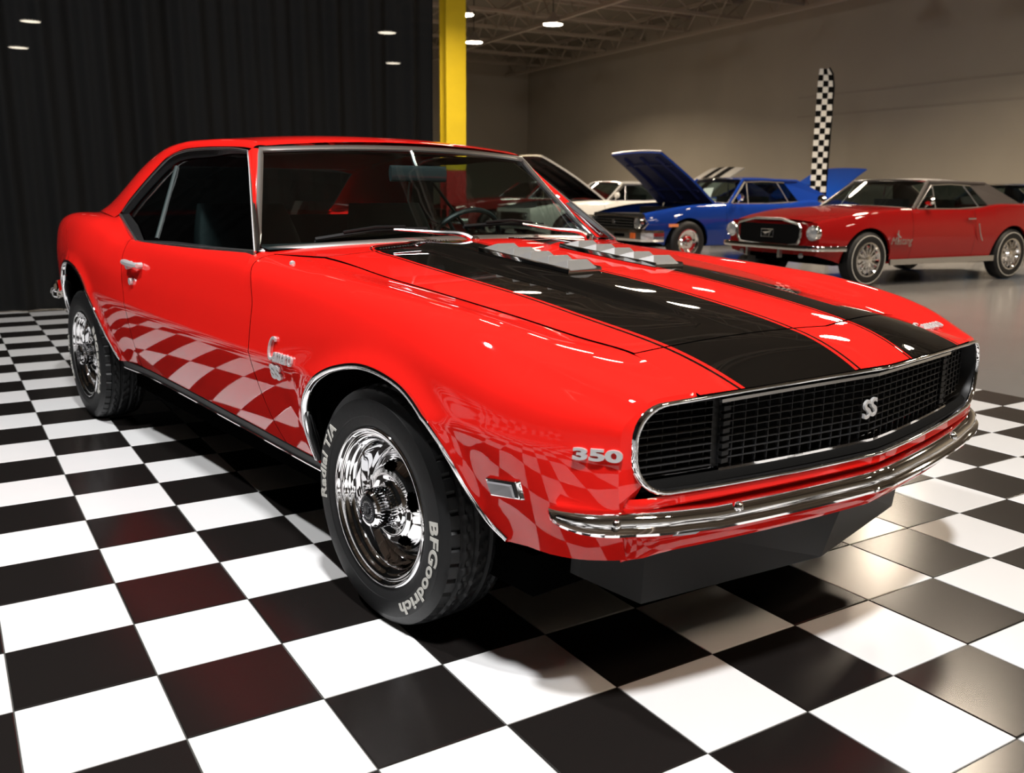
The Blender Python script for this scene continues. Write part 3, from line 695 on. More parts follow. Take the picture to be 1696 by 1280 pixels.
# ---- grille opening
R0 = rimpath(.716, 0, .072, .085, .0)
b = MB(); cen = np.array([.8, 0, .612])
rows = []
for (inn, dx) in ((-.002, -.010), (-.002, .002), (.000, .0035), (.004, .0035), (.0055, .002), (.0065, -.010)):
    rows.append(rimpath(.716 - inn, inn, .072, .085, dx))
MB().grid(rows, cv=True).build('grille_surround', CHR, CAR, ang=60, normals=True)
rows = [rimpath(.716 - .0065, .0065, .070, .083, -.008), rimpath(.716 - .016, .014, .068, .08, -.045), rimpath(.69, .018, .06, .07, -.075)]
MB().grid(rows, cv=True).build('grille_recess', BLKP, CAR, ang=60, normals=True)
# black back plate
bp_ = rimpath(.70, .01, .06, .07, -.10); k = len(bp_)
ys_ = np.linspace(-.70, .70, 31); MB().grid([[(xnose(y) - .095, y, z) for z in (.515, .71)] for y in ys_], flip=True).build('grille_back_plate', BLKM, CAR, smooth=False)
# centre grille bars
HWG = .475; GD = -.038
BARM = mat('grille_bar_black', (0.018, 0.018, 0.019), 0.45)
vz = np.linspace(.5535, .689, 10)
def ztop(y): return rimz(y, 1) - .026
def zbot_(y): return .541
for i in range(1, 9):
    pts = [(xnose(y) + GD, y, zbot_(y) + (ztop(y) - zbot_(y)) * i / 9) for y in np.linspace(-HWG, HWG, 21)]
    MB().tube(pts, 1, prof=[(-.0007, -.006), (.0007, -.006), (.0007, .001), (-.0007, .001)], ref=(0, 0, 1)).build('grille_bar', BARM, CAR, smooth=False)
me = None
for k in range(29):
    y = -HWG + k * 2 * HWG / 28
    MB().box((xnose(y) + GD - .004, y, (zbot_(y) + ztop(y)) / 2), (.008, .0014, ztop(y) - zbot_(y))).build('grille_bar', BARM, CAR, smooth=False)
b = MB()
for zf, o in ((ztop, .003), (zbot_, -.003)):
    b.tube([(xnose(y) + GD + .010, y, zf(y) + o) for y in np.linspace(-HWG - .012, HWG + .012, 41)], 1, prof=[(-.0035, -.005), (.0035, -.005), (.0035, .004), (-.0035, .004)], ref=(0, 0, 1))
b.build('grille_trim', CHR, CAR, smooth=False)
b = MB()   # lower black shelf between grille and surround
b.grid([[(xnose(y) + GD + .012, y, .537), (xnose(y) + GD + .022, y, .530), (xnose(y) - .012, y, .520)] for y in np.linspace(-.69, .69, 41)]); b.build('grille_shelf', BLKM, CAR, normals=True)
for s in (1, -1):
    door = MB().grid([[(xnose(y) - .066, y, z) for z in (.53, .705)] for y in np.linspace(s * -.47, s * -.70, 9)]).build('headlight_door', BLKM, CAR, smooth=False)
    for i in range(0, 10):
        z = .548 + i * .0156; hw = .70 - (max(0, z - .66) * .7 if z > .66 else 0)
        pts = [(xnose(y) - .046, -s * y, z) for y in np.linspace(.497, hw, 8)]
        MB().tube(pts, 1, prof=[(-.0008, -.014), (.0008, -.014), (.0008, .001), (-.0008, .001)], ref=(0, 0, 1)).build('door_bar', BARM, door, smooth=False)
    for i in range(6):
        y = .510 + i * .035
        MB().box((xnose(y) - .053, -s * y, .62), (.018, .0028, .150)).build('door_bar', BARM, door, smooth=False)
    for z0 in (.700, .539): MB().tube([(xnose(y) - .038, -s * y, z0 - (.0 if z0 < .6 else (y - .49) * .05)) for y in np.linspace(.49, .705 if z0 < .6 else .66, 12)], .0032, 6).build('door_trim', CHR, door)
    b = MB()   # grille end ribs and black jamb between grille and headlamp door
    b.box((xnose(.485) - .055, -s * .487, .62), (.03, .022, .16))
    for i in range(9): z = .549 + i * .0163; b.box((xnose(.462) - .038, -s * .466, z + .004), (.014, .022, .0095))
    b.build('grille_jamb', BLKP, CAR, smooth=False)
# SS grille badge
yb_ = -.045
bx = xnose(yb_) + GD + .012
place_text('SS', .060, .006, (bx + .016, yb_, .620), (-.12, 1, .03), (0, 0, 1), 'grille_badge', SIL, CAR, off=.0012, sx=1.32, space=.95)
# ---- bumper
bpth = [(xnose(y), y) for y in (0, .1, .2, .3, .4, .5, .58)] + [(.777, .640), (.758, .695), (.735, .742), (.705, .783), (.672, .812), (.640, .832)]
bp2 = catmull(bpth, 5); full = np.vstack([bp2[::-1] * [1, 1], (bp2 * [1, -1])[1:]])   # from y+ tip to y- tip
def bumpersec(p, nrm_, k):
    S = [(-.045, .462), (-.025, .473), (.000, .473), (.014, .464), (.020, .452), (.016, .443), (.021, .438), (.028, .434), (.028, .429), (.018, .425), (-.02, .425), (-.04, .430)]
    out = []
    for o, z in S:
        zz = .468 + (z - .468) * k + .010 * (1 - k); oo = o * (.35 + .65 * k) if o > 0 else o * (.4 + .6 * k)
        zz += .013 * min(1, max(0, (abs(p[1]) - .52) / .2))
        out.append((p[0] + nrm_[0] * oo, p[1] + nrm_[1] * oo, zz))
    return out
T = np.gradient(full, axis=0); T /= np.linalg.norm(T, axis=1)[:, None]; Nn = np.stack([-T[:, 1], T[:, 0]], 1); Nn = np.where((Nn[:, :1] < 0), -Nn, Nn)
s_ = np.concatenate([[0], np.cumsum(np.linalg.norm(np.diff(full, axis=0), axis=1))]); Lb = s_[-1]
rows = []
for p, n_, q in zip(full, Nn, s_):
    d = min(q, Lb - q); k = 1 if d > .14 else .16 + .84 * math.sqrt(max(0, 1 - (1 - d / .14)**2)); zlift = 0
    w = .006 * max(0, 1 - abs(p[1]) / .03)      # slight crease at the middle
    rows.append([(a - w, b_, c) for a, b_, c in bumpersec(p, n_, k)])
bum = MB().grid(rows, cv=True); bum.F += [tuple(range(12)), tuple((len(rows) - 1) * 12 + i for i in range(12))]; bum.M += [0, 0]
BUMP = bum.build('front_bumper', CHR, CAR, ang=60, normals=True)
for (x, y, nx, ny) in ((.812 + .013, .467, 1, .2), (.812 + .013, -.467, 1, -.2), (.745, -.750, .72, -.69), (.745, .750, .72, .69)):
    c = np.array([x, y, .463]); n_ = np.array([nx, ny, .15]); n_ /= np.linalg.norm(n_)
    b = MB(); b.tube([c - n_ * .006, c + n_ * .002, c + n_ * .007, c + n_ * .010], [.0135, .0130, .009, .001], 14); b.build('bumper_bolt', CHR, BUMP)
# ---- valance, turn lamps, spoiler
vp = [(xnose(y), y) for y in np.linspace(0, .64, 14)] + [(.766, .680), (.755, .700), (.745, .714), (.735, .722)]
vp = np.array(vp); vf = np.vstack([vp[::-1], (vp * [1, -1])[1:]])
rows = [[(x - o * min(1, max(0, (.722 - abs(y)) / .10)) * (1 if z > .40 else 1), y, z) for o, z in ((.008, .508), (.001, .505), (.000, .490), (.006, .484), (.040, .478), (.045, .455), (.016, .440), (.010, .425), (.010, .392), (.020, .380), (.12, .374))] for x, y in vf]
MB().grid(rows).build('front_valance', RED, CAR, ang=40, normals=True)
for s in (1, -1):
    def vpt(y, z, o=.0): return np.array([xnose(y) - .024 + o - (.43 - z) * .6 * 0, -s * y, z])
    V = [vpt(.60, .430, .006), vpt(.515, .425, .006), vpt(.575, .392, -.006), vpt(.645, .394, -.006), vpt(.595, .427, .018), vpt(.525, .422, .018), vpt(.580, .398, .010), vpt(.635, .399, .010)]
    o = MB().add(V, [(4, 5, 6, 7), (0, 1, 5, 4), (1, 2, 6, 5), (2, 3, 7, 6), (3, 0, 4, 7)]).build('turn_lamp', LENS, CAR, smooth=False, normals=True)
sp_b = [(.545, .655, .258), (.632, .543, .192), (.742, 0, .205)]; sp_t = [(.56, .66, .385), (.650, .553, .385), (.80, 0, .395)]
fb = np.array(sp_b + [(x, -y, z) for x, y, z in sp_b[-2::-1]]); ft = np.array(sp_t + [(x, -y, z) for x, y, z in sp_t[-2::-1]])
b = MB().grid([fb, ft]); fb2 = fb - [.03, 0, 0]; ft2 = ft - [.03, 0, 0]; b.grid([fb2, ft2]); b.grid([fb, fb2]); b.grid([ft, ft2])
for i in (0, 4): b.add([fb[i], ft[i], ft2[i], fb2[i]], [(0, 1, 2, 3)])
o = b.build('chin_spoiler', mat('spoiler_black', (.0045, .0045, .0045), .55, spec=.3), CAR, smooth=False, normals=True)
# ---- wheels
def wheel(cx, side, steer=0.0):
    R = .314; yo = .862
    b = MB()
    # tyre: sidewall profile + tread grid with grooves and sipes (offset measured outward from the wheel mid-plane)
    prof = [(.205, .092), (.212, .099), (.222, .102), (.236, .104), (.2375, .1055), (.262, .1065), (.282, .103), (.2835, .1015), (.296, .096), (.305, .088)]
    b.lathe(prof, 120); b.lathe([(r, -o) for r, o in prof[::-1]], 120)
    na = 264; offs = np.linspace(.088, -.088, 34); P = []
    for i in range(na):
        a = 2 * PI * i / na; row = []
        for j, o in enumerate(offs):
            u = abs(o) / .088; r = R - .009 * u**4
            gv = 0
            if min(abs(abs(o) - .058), abs(abs(o) - .022)) < .0036: gv = .007
            zig = (i + int(8 * abs(math.sin(o * 60)))) % 6
            if abs(o) > .062 and (i + (3 if o > 0 else 0)) % 6 == 0: gv = max(gv, .006)
            elif abs(o) > .03 and abs(o) < .056 and zig == 0: gv = max(gv, .0045)
            elif abs(o) < .02 and (i + int(o * 200)) % 6 == 2: gv = max(gv, .0045)
            row.append(((r - gv) * math.cos(a), -o, (r - gv) * math.sin(a)))
        P.append(row)
    b.grid(P, cu=True)
    tyre = b.build('wheel', RUB, None, ang=30, normals=False)
    tyre.name = 'wheel'
    def sub(mb, nm, mt, ang=35): o = mb.build(nm, mt, None, ang=ang); o.parent = tyre; return o
    # trim ring and rim barrel
    sub(MB().lathe([tuple(q_) for q_ in catmull([(.2085, .093), (.2095, .099), (.205, .1025), (.199, .100), (.194, .093), (.188, .0915), (.182, .088), (.176, .079), (.170, .0745), (.164, .066), (.161, .045), (.158, .02)], 3)], 180), 'trim_ring', CHR, 25)
    sub(MB().lathe([tuple(q_) for q_ in catmull([(.158, .022), (.152, .008), (.145, .004), (.138, .010), (.133, .024), (.127, .036), (.121, .041)], 3)], 180), 'rim', CHR, 25)
    # rally centre with five slots
    NA, NR = 240, 20; rs = np.linspace(.122, .050, NR); P = []
    def zc_(r): return np.interp(r, [.05, .065, .08, .10, .122], [.054, .058, .064, .060, .040])
    V = []; F = []
    for i in range(NA):
        a = 2 * PI * i / NA
        for j in range(NR):
            r = rs[j]
            V.append((r * math.cos(a), -(zc_(r)), r * math.sin(a)))
    for i in range(NA):
        a = 2 * PI * (i + .5) / NA; d = (a * 5 / (2 * PI) + .25) % 1 - .5
        for j in range(NR - 1):
            r = (rs[j] + rs[j+1]) / 2
            if (d / .20)**2 + ((r - .103) / .0135)**2 < 1: continue
            i2 = (i + 1) % NA; F.append((i * NR + j, i * NR + j + 1, i2 * NR + j + 1, i2 * NR + j))
    sub(MB().add(V, F), 'wheel_centre', CHR, 60)
    sub(MB().lathe([(.150, .004), (.03, .004)], 40), 'brake_drum', VOID)
    # ribbed centre cap
    sub(MB().lathe([(.062, .052), (.060, .060), (.052, .064), (.047, .070), (.046, .112), (.047, .118), (.043, .124), (.036, .126), (.034, .122), (.001, .123)], 60), 'centre_cap', CHR, 30)
    b = MB()
    for k in range(36):
        a = 2 * PI * k / 36; c, s2 = math.cos(a), math.sin(a)
        Rm = np.array([[c, 0, -s2], [0, 1, 0], [s2, 0, c]])
        b.box((.049 * c, -.092, .049 * s2), (.007, .046, .0032), R=Rm)
    sub(b, 'cap_rib', CHR)
    sub(MB().lathe([(.033, .1235), (.033, .1275), (.029, .1285), (.028, .1262), (.012, .1262), (.011, .130), (.001, .131)], 40), 'cap_emblem', mat('cap_dark', (.05, .05, .055), .2, .8), 30)
    b = MB()
    for k in range(22):
        a = 2 * PI * k / 22; c, s2 = math.cos(a), math.sin(a); Rm = np.array([[c, 0, -s2], [0, 1, 0], [s2, 0, c]]); b.box((.0215 * c, -.1268, .0215 * s2), (.005, .002, .0022), R=Rm)
    sub(b, 'cap_lettering', CHS)
    # raised white letters, bent round the sidewall
    for txt, ac, rad, sz, sx_ in (('Radial T/A', 163, .2605, .043, 1.22), ('BFGoodrich', -28, .2605, .043, 1.50)):
        V, F = textmesh(txt, sz, .0012, off=.0012, sx=sx_, space=1.06)
        W_ = []
        for x, y, z in V:
            a = math.radians(ac) - x / rad; r = rad + y; W_.append((r * math.cos(a), -(.1072 - .6 * max(0, r - .262)**1.0 * .12 + z), r * math.sin(a)))
        o = meshobj('sidewall_lettering', W_, F, LET, None, smooth=False); o.parent = tyre
    # left side wheels: turn the whole wheel round
    M = Matrix.Translation((cx, -(yo - .104) if side > 0 else (yo - .104), R - .002)) @ Matrix.Rotation(0 if side > 0 else PI, 4, 'Z') @ Matrix.Rotation(steer, 4, 'Z')
    tyre.parent = CAR; tyre.matrix_parent_inverse = Matrix.Translation((1.37, 0, 0)); tyre.matrix_basis = M
    return tyre
w1 = wheel(0, 1, math.radians(1.5))
def dup_wheel(src, M):
    c = src.copy(); C.objects.link(c); c.matrix_basis = M
    for ch in list(src.children): d = ch.copy(); C.objects.link(d); d.parent = c
    return c
dup_wheel(w1, Matrix.Translation((-2.743, -.758, .312)) @ Matrix.Rotation(math.radians(-28), 4, 'Y'))
dup_wheel(w1, Matrix.Translation((0, .758, .312)) @ Matrix.Rotation(PI, 4, 'Z'))
dup_wheel(w1, Matrix.Translation((-2.743, .758, .312)) @ Matrix.Rotation(PI, 4, 'Z'))
MB().tube([(0, -.66, .31), (0, .66, .31)], .03, 8).build('front_axle', VOID, CAR); MB().tube([(-2.743, -.66, .31), (-2.743, .66, .31)], .04, 8).build('rear_axle', VOID, CAR)
# ---- wipers
for pv, mid, tip, b0, b1 in (((-.64, -.07, .936), (-.74, -.17, .962), (-.832, -.31, .972), (-.862, -.565, .942), (-.815, -.15, .970)),
                             ((-.70, .53, .930), (-.78, .42, .960), (-.850, .28, .985), (-.828, .02, .976), (-.862, .457, .966))):
    b = MB(); b.tube(catmull([pv, (np.array(pv) * .7 + np.array(mid) * .3) + [0, 0, .012], mid, tip], 5), np.linspace(.012, .004, 16), 8); o = b.build('wiper_arm', CHS, CAR)
    MB().tube([np.array(pv) - [0, 0, .02], np.array(pv) + [0, 0, .006], np.array(pv) + [0, 0, .014]], [.016, .017, .008], 14).build('wiper_pivot', CHR, o)
    m_ = (np.array(b0) + np.array(b1)) / 2 + [.012, 0, .012]; pts = catmull([b0, m_ + [.002, 0, .0], b1], 8)
    MB().tube(pts, 1, prof=[(-.009, -.003), (-.009, .003), (.004, .005), (.004, -.005)], ref=(.7, 0, .7)).build('wiper_blade', BLKP, o, smooth=False)
    MB().tube([m_ + (np.array(b0) - m_) * .55 + [.006, 0, .010], m_ + [.010, 0, .012], m_ + (np.array(b1) - m_) * .55 + [.006, 0, .010]], .005, 6).build('blade_bridge', BLKP, o)
# ---- interior
b = MB().grid([[(x, y, z) for x, z in ((-.84, .915), (-.95, .925), (-1.08, .915), (-1.12, .86), (-1.10, .72), (-.95, .55))] for y in np.linspace(-.74, .74, 9)]); b.build('dashboard', VINYL, CAR, normals=True)
for s in (1, -1):
    b = MB(); b.grid([[(x, s * (.735 - .02 * (z < .6)), z) for z in (.35, .6, .82, .885)] for x in np.linspace(-2.25, -.85, 12)]); b.build('door_liner', VINYL, CAR, normals=True)
    def bucket(nm):
        b = MB(); cy = s * .36; P = []
        for t in np.linspace(0, 1, 12):      # backrest shell
            z = .48 + .56 * t; x = -1.75 - .20 * t; w = .25 * (1 - .35 * max(0, t - .6)**1.5 * 2.5); d = .06 * (1 - .5 * t)
            P.append([(x + d * math.cos(a) * .9, cy + w * math.copysign(abs(math.sin(a))**.6, math.sin(a)), z) for a in np.linspace(0, 2 * PI, 20, endpoint=False)])
        b.grid(P, cv=True); P2 = P[-1]; k = len(b.V); b.add(P2, [tuple(range(20))]); o = b.build('seat', VINYL, CAR, ang=60, normals=True)
        b = MB(); P = []
        for t in np.linspace(0, 1, 8):
            x = -1.75 + .50 * t; P.append([(x, cy + .24 * math.copysign(abs(math.cos(a))**.5, math.cos(a)), .46 + .05 * math.sin(a) + .03 * t) for a in np.linspace(0, 2 * PI, 16, endpoint=False)])
        b.grid(P, cv=True); b.add(P[-1], [tuple(range(16))]); b.build('cushion', VINYL, o, ang=60, normals=True)
    bucket('seat')
rows = [[(-2.45 - .16 * t + .05 * math.sin(PI * t), y, .50 + .47 * t) for y in np.linspace(-.64, .64, 12)] for t in np.linspace(0, 1, 8)]
rows.append([(-2.78, y, .965) for y in np.linspace(-.64, .64, 12)]); MB().grid(rows).build('rear_seat', VINYL, CAR, normals=True)
MB().grid([[(x, v * .53, np.interp(x, [-2.6, -1.9, -1.25], [1.20, 1.275, 1.235])) for v in np.linspace(-1, 1, 7)] for x in np.linspace(-1.24, -2.55, 8)]).build('headliner', VINYL, CAR, normals=True)
c = np.array([-1.33, .37, .86]); ax = np.array([-.85, 0, .5]); ax /= np.linalg.norm(ax); u = np.array([0, 1.0, 0]); v = np.cross(ax, u)
o = MB().tube([c + .19 * (math.cos(t) * u + math.sin(t) * v) for t in np.linspace(0, 2 * PI, 40, endpoint=False)], .011, 8, closed=True).build('steering_wheel', VINYL, CAR)
b = MB()
for a in (0, 2.4, 4.0): b.tube([c - ax * .02, c + .19 * (math.cos(a) * u + math.sin(a) * v)], .009, 6)
b.tube([c - ax * .35, c], .02, 10); b.build('steering_column', VINYL, o)
MB().tube([(-1.10, -.125, 1.165), (-1.10, .125, 1.165)], 1, prof=[(.030 * math.cos(a), .012 * math.sin(a)) for a in np.linspace(0, 2 * PI, 14, endpoint=False)], ref=(0, 0, 1)).build('rear_view_mirror', mat('mirror_shell', (.10, .14, .16), .15, .7), CAR, ang=50)
MB().tube([(-1.10, 0, 1.17), (-1.13, 0, 1.21), (-1.15, 0, 1.25)], .008, 8).build('mirror_stem', CHS, CAR)
# header script badge and antenna stub
p = np.array([.68, .565, 0]); z0 = headz(.70, .545)
place_text('Camaro', .055, .006, (.695, .520, headz(.695, .52) + .006), (-.13, 1, -.02), (-1, -.12, .38), 'header_script', SIL, CAR, shear=.3, off=.001, sx=.95)
p = np.array([-.60, -.775, .0]); MB().tube([(-.60, -.775, .885), (-.60, -.775, .893), (-.60, -.775, .897)], [.009, .008, .002], 10).build('antenna_base', SIL, CAR)
# ------------------------------------------------------------------ the other cars on the floor
link = _link
def paint(n, c): return mat(n, c, .5, 0, 1.0, 0.0)
def bgcar(name, label, loc, hdg, pcol, roofcol=None, L=(.80, -3.72), WB=2.743, W=.90, zf=.90, zn=.74, roofz=1.31, hood_open=None, hoodmat=None, nose='plain', wheelstyle=0, arch_r=.40, ws=(-.85, -1.30), rear=(-2.45, -3.10), under=None, stripes=False, hinge=None):
    T = empty('coupe', (loc[0], loc[1], 0), math.radians(hdg), label, 'car')
    x1, x0 = L; roofcol = roofcol or pcol
    yb = cv([(x0, W - .14), (x0 + .5, W - .04), (-WB, W), (0, W), (x1 - .35, W - .03), (x1, W - .12)])
    zt = cv([(x0, zf - .06), (x0 + .35, zf + .05), (-WB + .15, zf + .06), (-WB + .9, zf), (-.8, zf), (-.2, zf - .02), (x1 - .25, zn + .05), (x1, zn)])
    zlo = cv([(x0, .42), (x0 + .4, .33), (-WB, .27), (.3, .27), (x1 - .2, .33), (x1, .38)])
    def arch(x):
        for c in (0, -WB):
            d = abs(x - c)
            if d < arch_r: return .33 + math.sqrt(arch_r**2 - d * d) * .93
        return None
    xs = sorted(set([round(v, 4) for v in np.linspace(x0, x1, 90)] + [round(c + s * arch_r * q, 4) for c in (0, -WB) for s in (-1, 1) for q in (.9, .97, .995, 1.0, 1.002)]))
    segs = [('front_fender', -.75, x1), ('door', -1.95, -.755), ('quarter_panel', x0, -1.955)]
    def yat(x, z):
        b0, t0 = zlo(x), zt(x); f = (z - b0) / (t0 - b0); return yb(x) * (1 - .10 * (1 - f)**2 * 1.0 - .10 * f**3) 
    for nm, a, c in segs:
        for s in (1, -1):
            G = []
            for x in [a] + [x for x in xs if a < x < c] + [c]:
                z0 = arch(x); z0 = z0 if z0 else zlo(x); t0 = zt(x); col = [(x, s * yat(x, z0 + (t0 - z0) * u), z0 + (t0 - z0) * u) for u in np.linspace(0, 1, 12)]
                y = col[-1][1]; col += [(x, y - s * .02, t0 + .012), (x, y - s * .07, t0 + .022)]; G.append([(x, col[0][1] - s * .03, z0)] + col)
            MB().grid(G, flip=(s < 0)).build(nm, pcol, T, ang=50)
    def yin(x): return yat(x, zt(x)) - .07
    xh = hinge if hinge else ws[0] + .04
    def decks(a, c, nm, mt, n=14, crown=.03, skip=None):
        b = MB(); b.grid([[(x, v * yin(x), zt(x) + .022 + crown * (1 - v * v)) for v in np.linspace(-1, 1, 13)] for x in np.linspace(a, c, n)], miF=skip); return b.build(nm, mt if not skip else None, T, ang=50, mats=[mt, BLKP] if skip else None, normals=True)
    hm = hoodmat or pcol
    if hood_open is None: decks(xh, x1 - .02, 'hood', hm)
    else:
        bay = MB(); bay.box((.0, 0, .60), (1.2, 1.2, .3)); bay.box((-.1, 0, .80), (.5, .5, .12)); bay.box((.2, .35, .78), (.25, .2, .1)); bay.build('engine_bay', BLKP, T, smooth=False)
        ht, ang_ = hood_open; P = []; Q = []
        ca, sa = math.cos(math.radians(ang_)), math.sin(math.radians(ang_)); n = 12
        for i in range(n + 1):
            u = i / n; x = xh + (x1 - .04 - xh) * u; lx = x - xh; rowP = []; rowQ = []
            for v in np.linspace(-1, 1, 17):
                y = v * (yin(xh) * (1 - .10 * u)); lz = (zt(x) - zt(xh)) + .035 * (1 - v * v) * 1.0 + .02
                rowP.append((xh + lx * ca - lz * sa, y, zt(xh) + .02 + lx * sa + lz * ca)); lz -= .035; rowQ.append((xh + lx * ca - lz * sa, y, zt(xh) + .02 + lx * sa + lz * ca))
            P.append(rowP); Q.append(rowQ)
        b = MB(); sf = (lambda i, j: 1 if j in (4, 5, 6, 9, 10, 11) else 0) if stripes else None
        b.grid(P, miF=sf); b.grid(np.stack([np.array(P)[-1], np.array(Q)[-1]])); b.grid(np.stack([np.array(P)[:, 0], np.array(Q)[:, 0]])); b.grid(np.stack([np.array(P)[:, -1], np.array(Q)[:, -1]]))
        h = b.build('hood', None, T, ang=50, mats=[hm, BLKP], normals=False)
        MB().grid(Q, flip=True).build('hood_underside', under or hm, h, ang=50)
        Qa = np.array(Q); bb = MB()
        for j in (3, 8, 13): bb.tube(Qa[1:-1, j] - [0, 0, .01], .03, 4)
        bb.tube(Qa[3, 1:-1], .03, 4); bb.tube(Qa[9, 1:-1], .03, 4); bb.build('hood_brace', under or hm, h)
        if nose == 'blue_ss': MB().tube(np.array(P)[-1] + [0, 0, .0], .016, 6).build('hood_lip_trim', SIL, h)
    decks(rear[1] + .05, x0 + .03, 'deck_lid', pcol)
    if hood_open is not None and hinge: decks(ws[0] + .06, xh - .03, 'cowl_panel', pcol, 4)
    # greenhouse
    yb0 = yat(-1.2, zf) - .06; yr = yb0 - .17; zr = roofz
    wb = [(ws[0] + .08 * (1 - v * v), v * (yb0 - .01), zf + .02 + .02 * (1 - v * v)) for v in np.linspace(-1, 1, 11)]
    wt = [(ws[1] + .05 * (1 - v * v), v * yr, zr - .055 + .02 * (1 - v * v)) for v in np.linspace(-1, 1, 11)]
    MB().grid([wb, wt]).build('windshield', WIND, T)
    lp = wb + wt[::-1]; MB().tube(lp, .014, 6, closed=True).build('windshield_trim', CHS, T)
    R = []
    for x in np.linspace(ws[1] - .01, rear[0], 14):
        u = (x - ws[1]) / (rear[0] - ws[1]); zz = zr - .05 + .05 * math.sin(PI * min(1, u * .9 + .05)) ** .6 - .02 * u
        R.append([(x + (.05 * (1 - v * v) if u < .05 else 0), v * (yr + .02), zz - .055 * abs(v)**3) for v in np.linspace(-1, 1, 15)])
    MB().grid(R, flip=True).build('roof', roofcol, T, ang=60)
    rb = [(rear[1], v * (yb0 - .06), zf + .06) for v in np.linspace(-1, 1, 9)]; rt = [(rear[0], v * yr, R[-1][0][2] * 0 + zr - .07 + .04 * (1 - v * v)) for v in np.linspace(-1, 1, 9)]
    MB().grid([rt, rb]).build('rear_window', SIDEG, T)
    for s in (1, -1):
        top = np.array([(ws[1] - .02, s * (yr + .02), zr - .10), (-1.7, s * (yr + .025), zr - .085), (rear[0] + .35, s * (yr + .02), zr - .10)]); q0 = np.array([(ws[0] - .05, s * (yb0 + .01), zf + .02), (-1.7, s * (yb0 + .012), zf + .02), (rear[0] + .12, s * (yb0 + .0), zf + .05)])
        MB().grid([top, q0]).build('side_window', SIDEG, T, smooth=False)
        b = MB(); b.tube([top[0], q0[0]], .016, 6); b.tube(top, .012, 6); b.tube(q0, .010, 6); b.tube([(top[1] * .35 + top[2] * .65), (q0[1] * .35 + q0[2] * .65)], .010, 6); b.tube([(top[0] * .9 + top[1] * .1) * [1, 1, 1], (q0[0] * .55 + q0[1] * .45)], .009, 6); b.build('window_trim', CHS, T)
        # sail panel behind the side glass
        a = np.array([(rear[0] + .35, s * (yr + .02), zr - .10), (rear[0] + .12, s * yb0, zf + .03)]); c_ = np.array([(rear[0] + .02, s * (yr + .02), zr - .06), (rear[1] - .02, s * (yb0 - .04), zf + .06)]); a2 = np.array([(rear[0] + .30, s * (yr + .022), zr - .055), (rear[0] + .02, s * (yr + .02), zr - .055)])
        b = MB().grid([a, c_], flip=(s < 0)); b.add([a[0], a2[0], c_[0]], [(0, 1, 2)]); b.build('roof_pillar', roofcol, T, smooth=False)
        # header rail and front pillar
        b = MB(); b.tube([(ws[1] + .0, s * yr, zr - .06), (ws[0] + .0, s * (yb0), zf + .01)], .022, 6); b.tube([(ws[1], s * (yr + .01), zr - .06), (-1.8, s * (yr + .02), zr - .06), (rear[0] + .05, s * (yr + .02), zr - .07)], .022, 6); b.build('front_pillar', roofcol, T)
        MB().tube([(-1.75, s * (W - .02), zf - .10), (-1.90, s * (W - .02), zf - .10)], .012, 8).build('door_handle', CHR, T)
        if name in ('pony_car', 'ss_car', 'white'):
            b = MB(); b.tube([(-1.02, s * (yb0 + .03), zf + .03), (-1.02, s * (yb0 + .10), zf + .10)], .012, 6); b.lathe([(.001, .05), (.05, .045), (.06, 0), (.05, -.02), (.001, -.02)], 16, c=(-1.02, s * (yb0 + .11), zf + .12), axis='x'); b.build('door_mirror', CHR if name != 'white' else pcol, T)
    b = MB(); b.box((-1.45, 0, .42), (3.6, 1.3, .34)); b.box((-1.5, 0, .62), (1.9, 1.5, .3)); b.build('underbody', VOID, T, smooth=False)
    MB().grid([[(x, y, z) for y in (-.7, .7)] for x, z in ((ws[0] - .03, zf), (ws[0] - .3, zf - .02), (ws[0] - .35, .6))]).build('dashboard', VINYL, T, normals=True)
    for cy in (-.35, .35):
        b = MB(); b.box((-1.8, cy, .82), (.12, .48, .42)); b.build('seat', VINYL, T, smooth=False)
    MB().box((-2.5, 0, .75), (.12, 1.2, .36)).build('rear_seat', VINYL, T, smooth=False)
    # nose and tail fascias
    for xx, zz, nm, d in ((x1, zn, 'nose_panel', 1), (x0, zf - .06, 'tail_panel', -1)):
        b = MB().grid([[(xx + d * .02 * (1 - v * v), v * yat(xx, .38 + (zz - .38) * u), .38 + (zz + .02 - .38) * u) for v in np.linspace(-1, 1, 11)] for u in np.linspace(0, 1, 6)]); b.build(nm, pcol if nose != 'blue_ss' or d < 0 else BLKP, T, normals=True)
    # wheels
    def bw(cx, s):
        b = MB(); b.lathe([(.195, .09), (.25, .105), (.30, .095), (.325, .07), (.330, 0), (.325, -.07), (.30, -.095), (.2, -.09)], 48)
        o = b.build('wheel', RUB, None, ang=40); o.parent = T; o.location = (cx, s * -(W - .13), .328); o.rotation_euler = (0, 0, 0 if s > 0 else PI)
        q = MB(); q.lathe([(.20, .09), (.205, .097), (.19, .098), (.18, .085), (.165, .06), (.12, .05), (.10, .066), (.06, .072), (.045, .095), (.001, .10)], 48); w = q.build('rim', CHR, None, ang=25); w.parent = o
        if wheelstyle:
            q = MB()
            for k in range(14):
                a = 2 * PI * k / 14; c2, s2 = math.cos(a), math.sin(a); q.box((.11 * c2, -.075, .11 * s2), (.13, .03, .012), R=np.array([[c2, 0, -s2], [0, 1, 0], [s2, 0, c2]]))
            w = q.build('spoke', CHR, None, smooth=False); w.parent = o
            q = MB().lathe([(.287, .0985), (.287, .1015), (.279, .1020), (.279, .1005)], 48); w = q.build('white_line', LET, None); w.parent = o
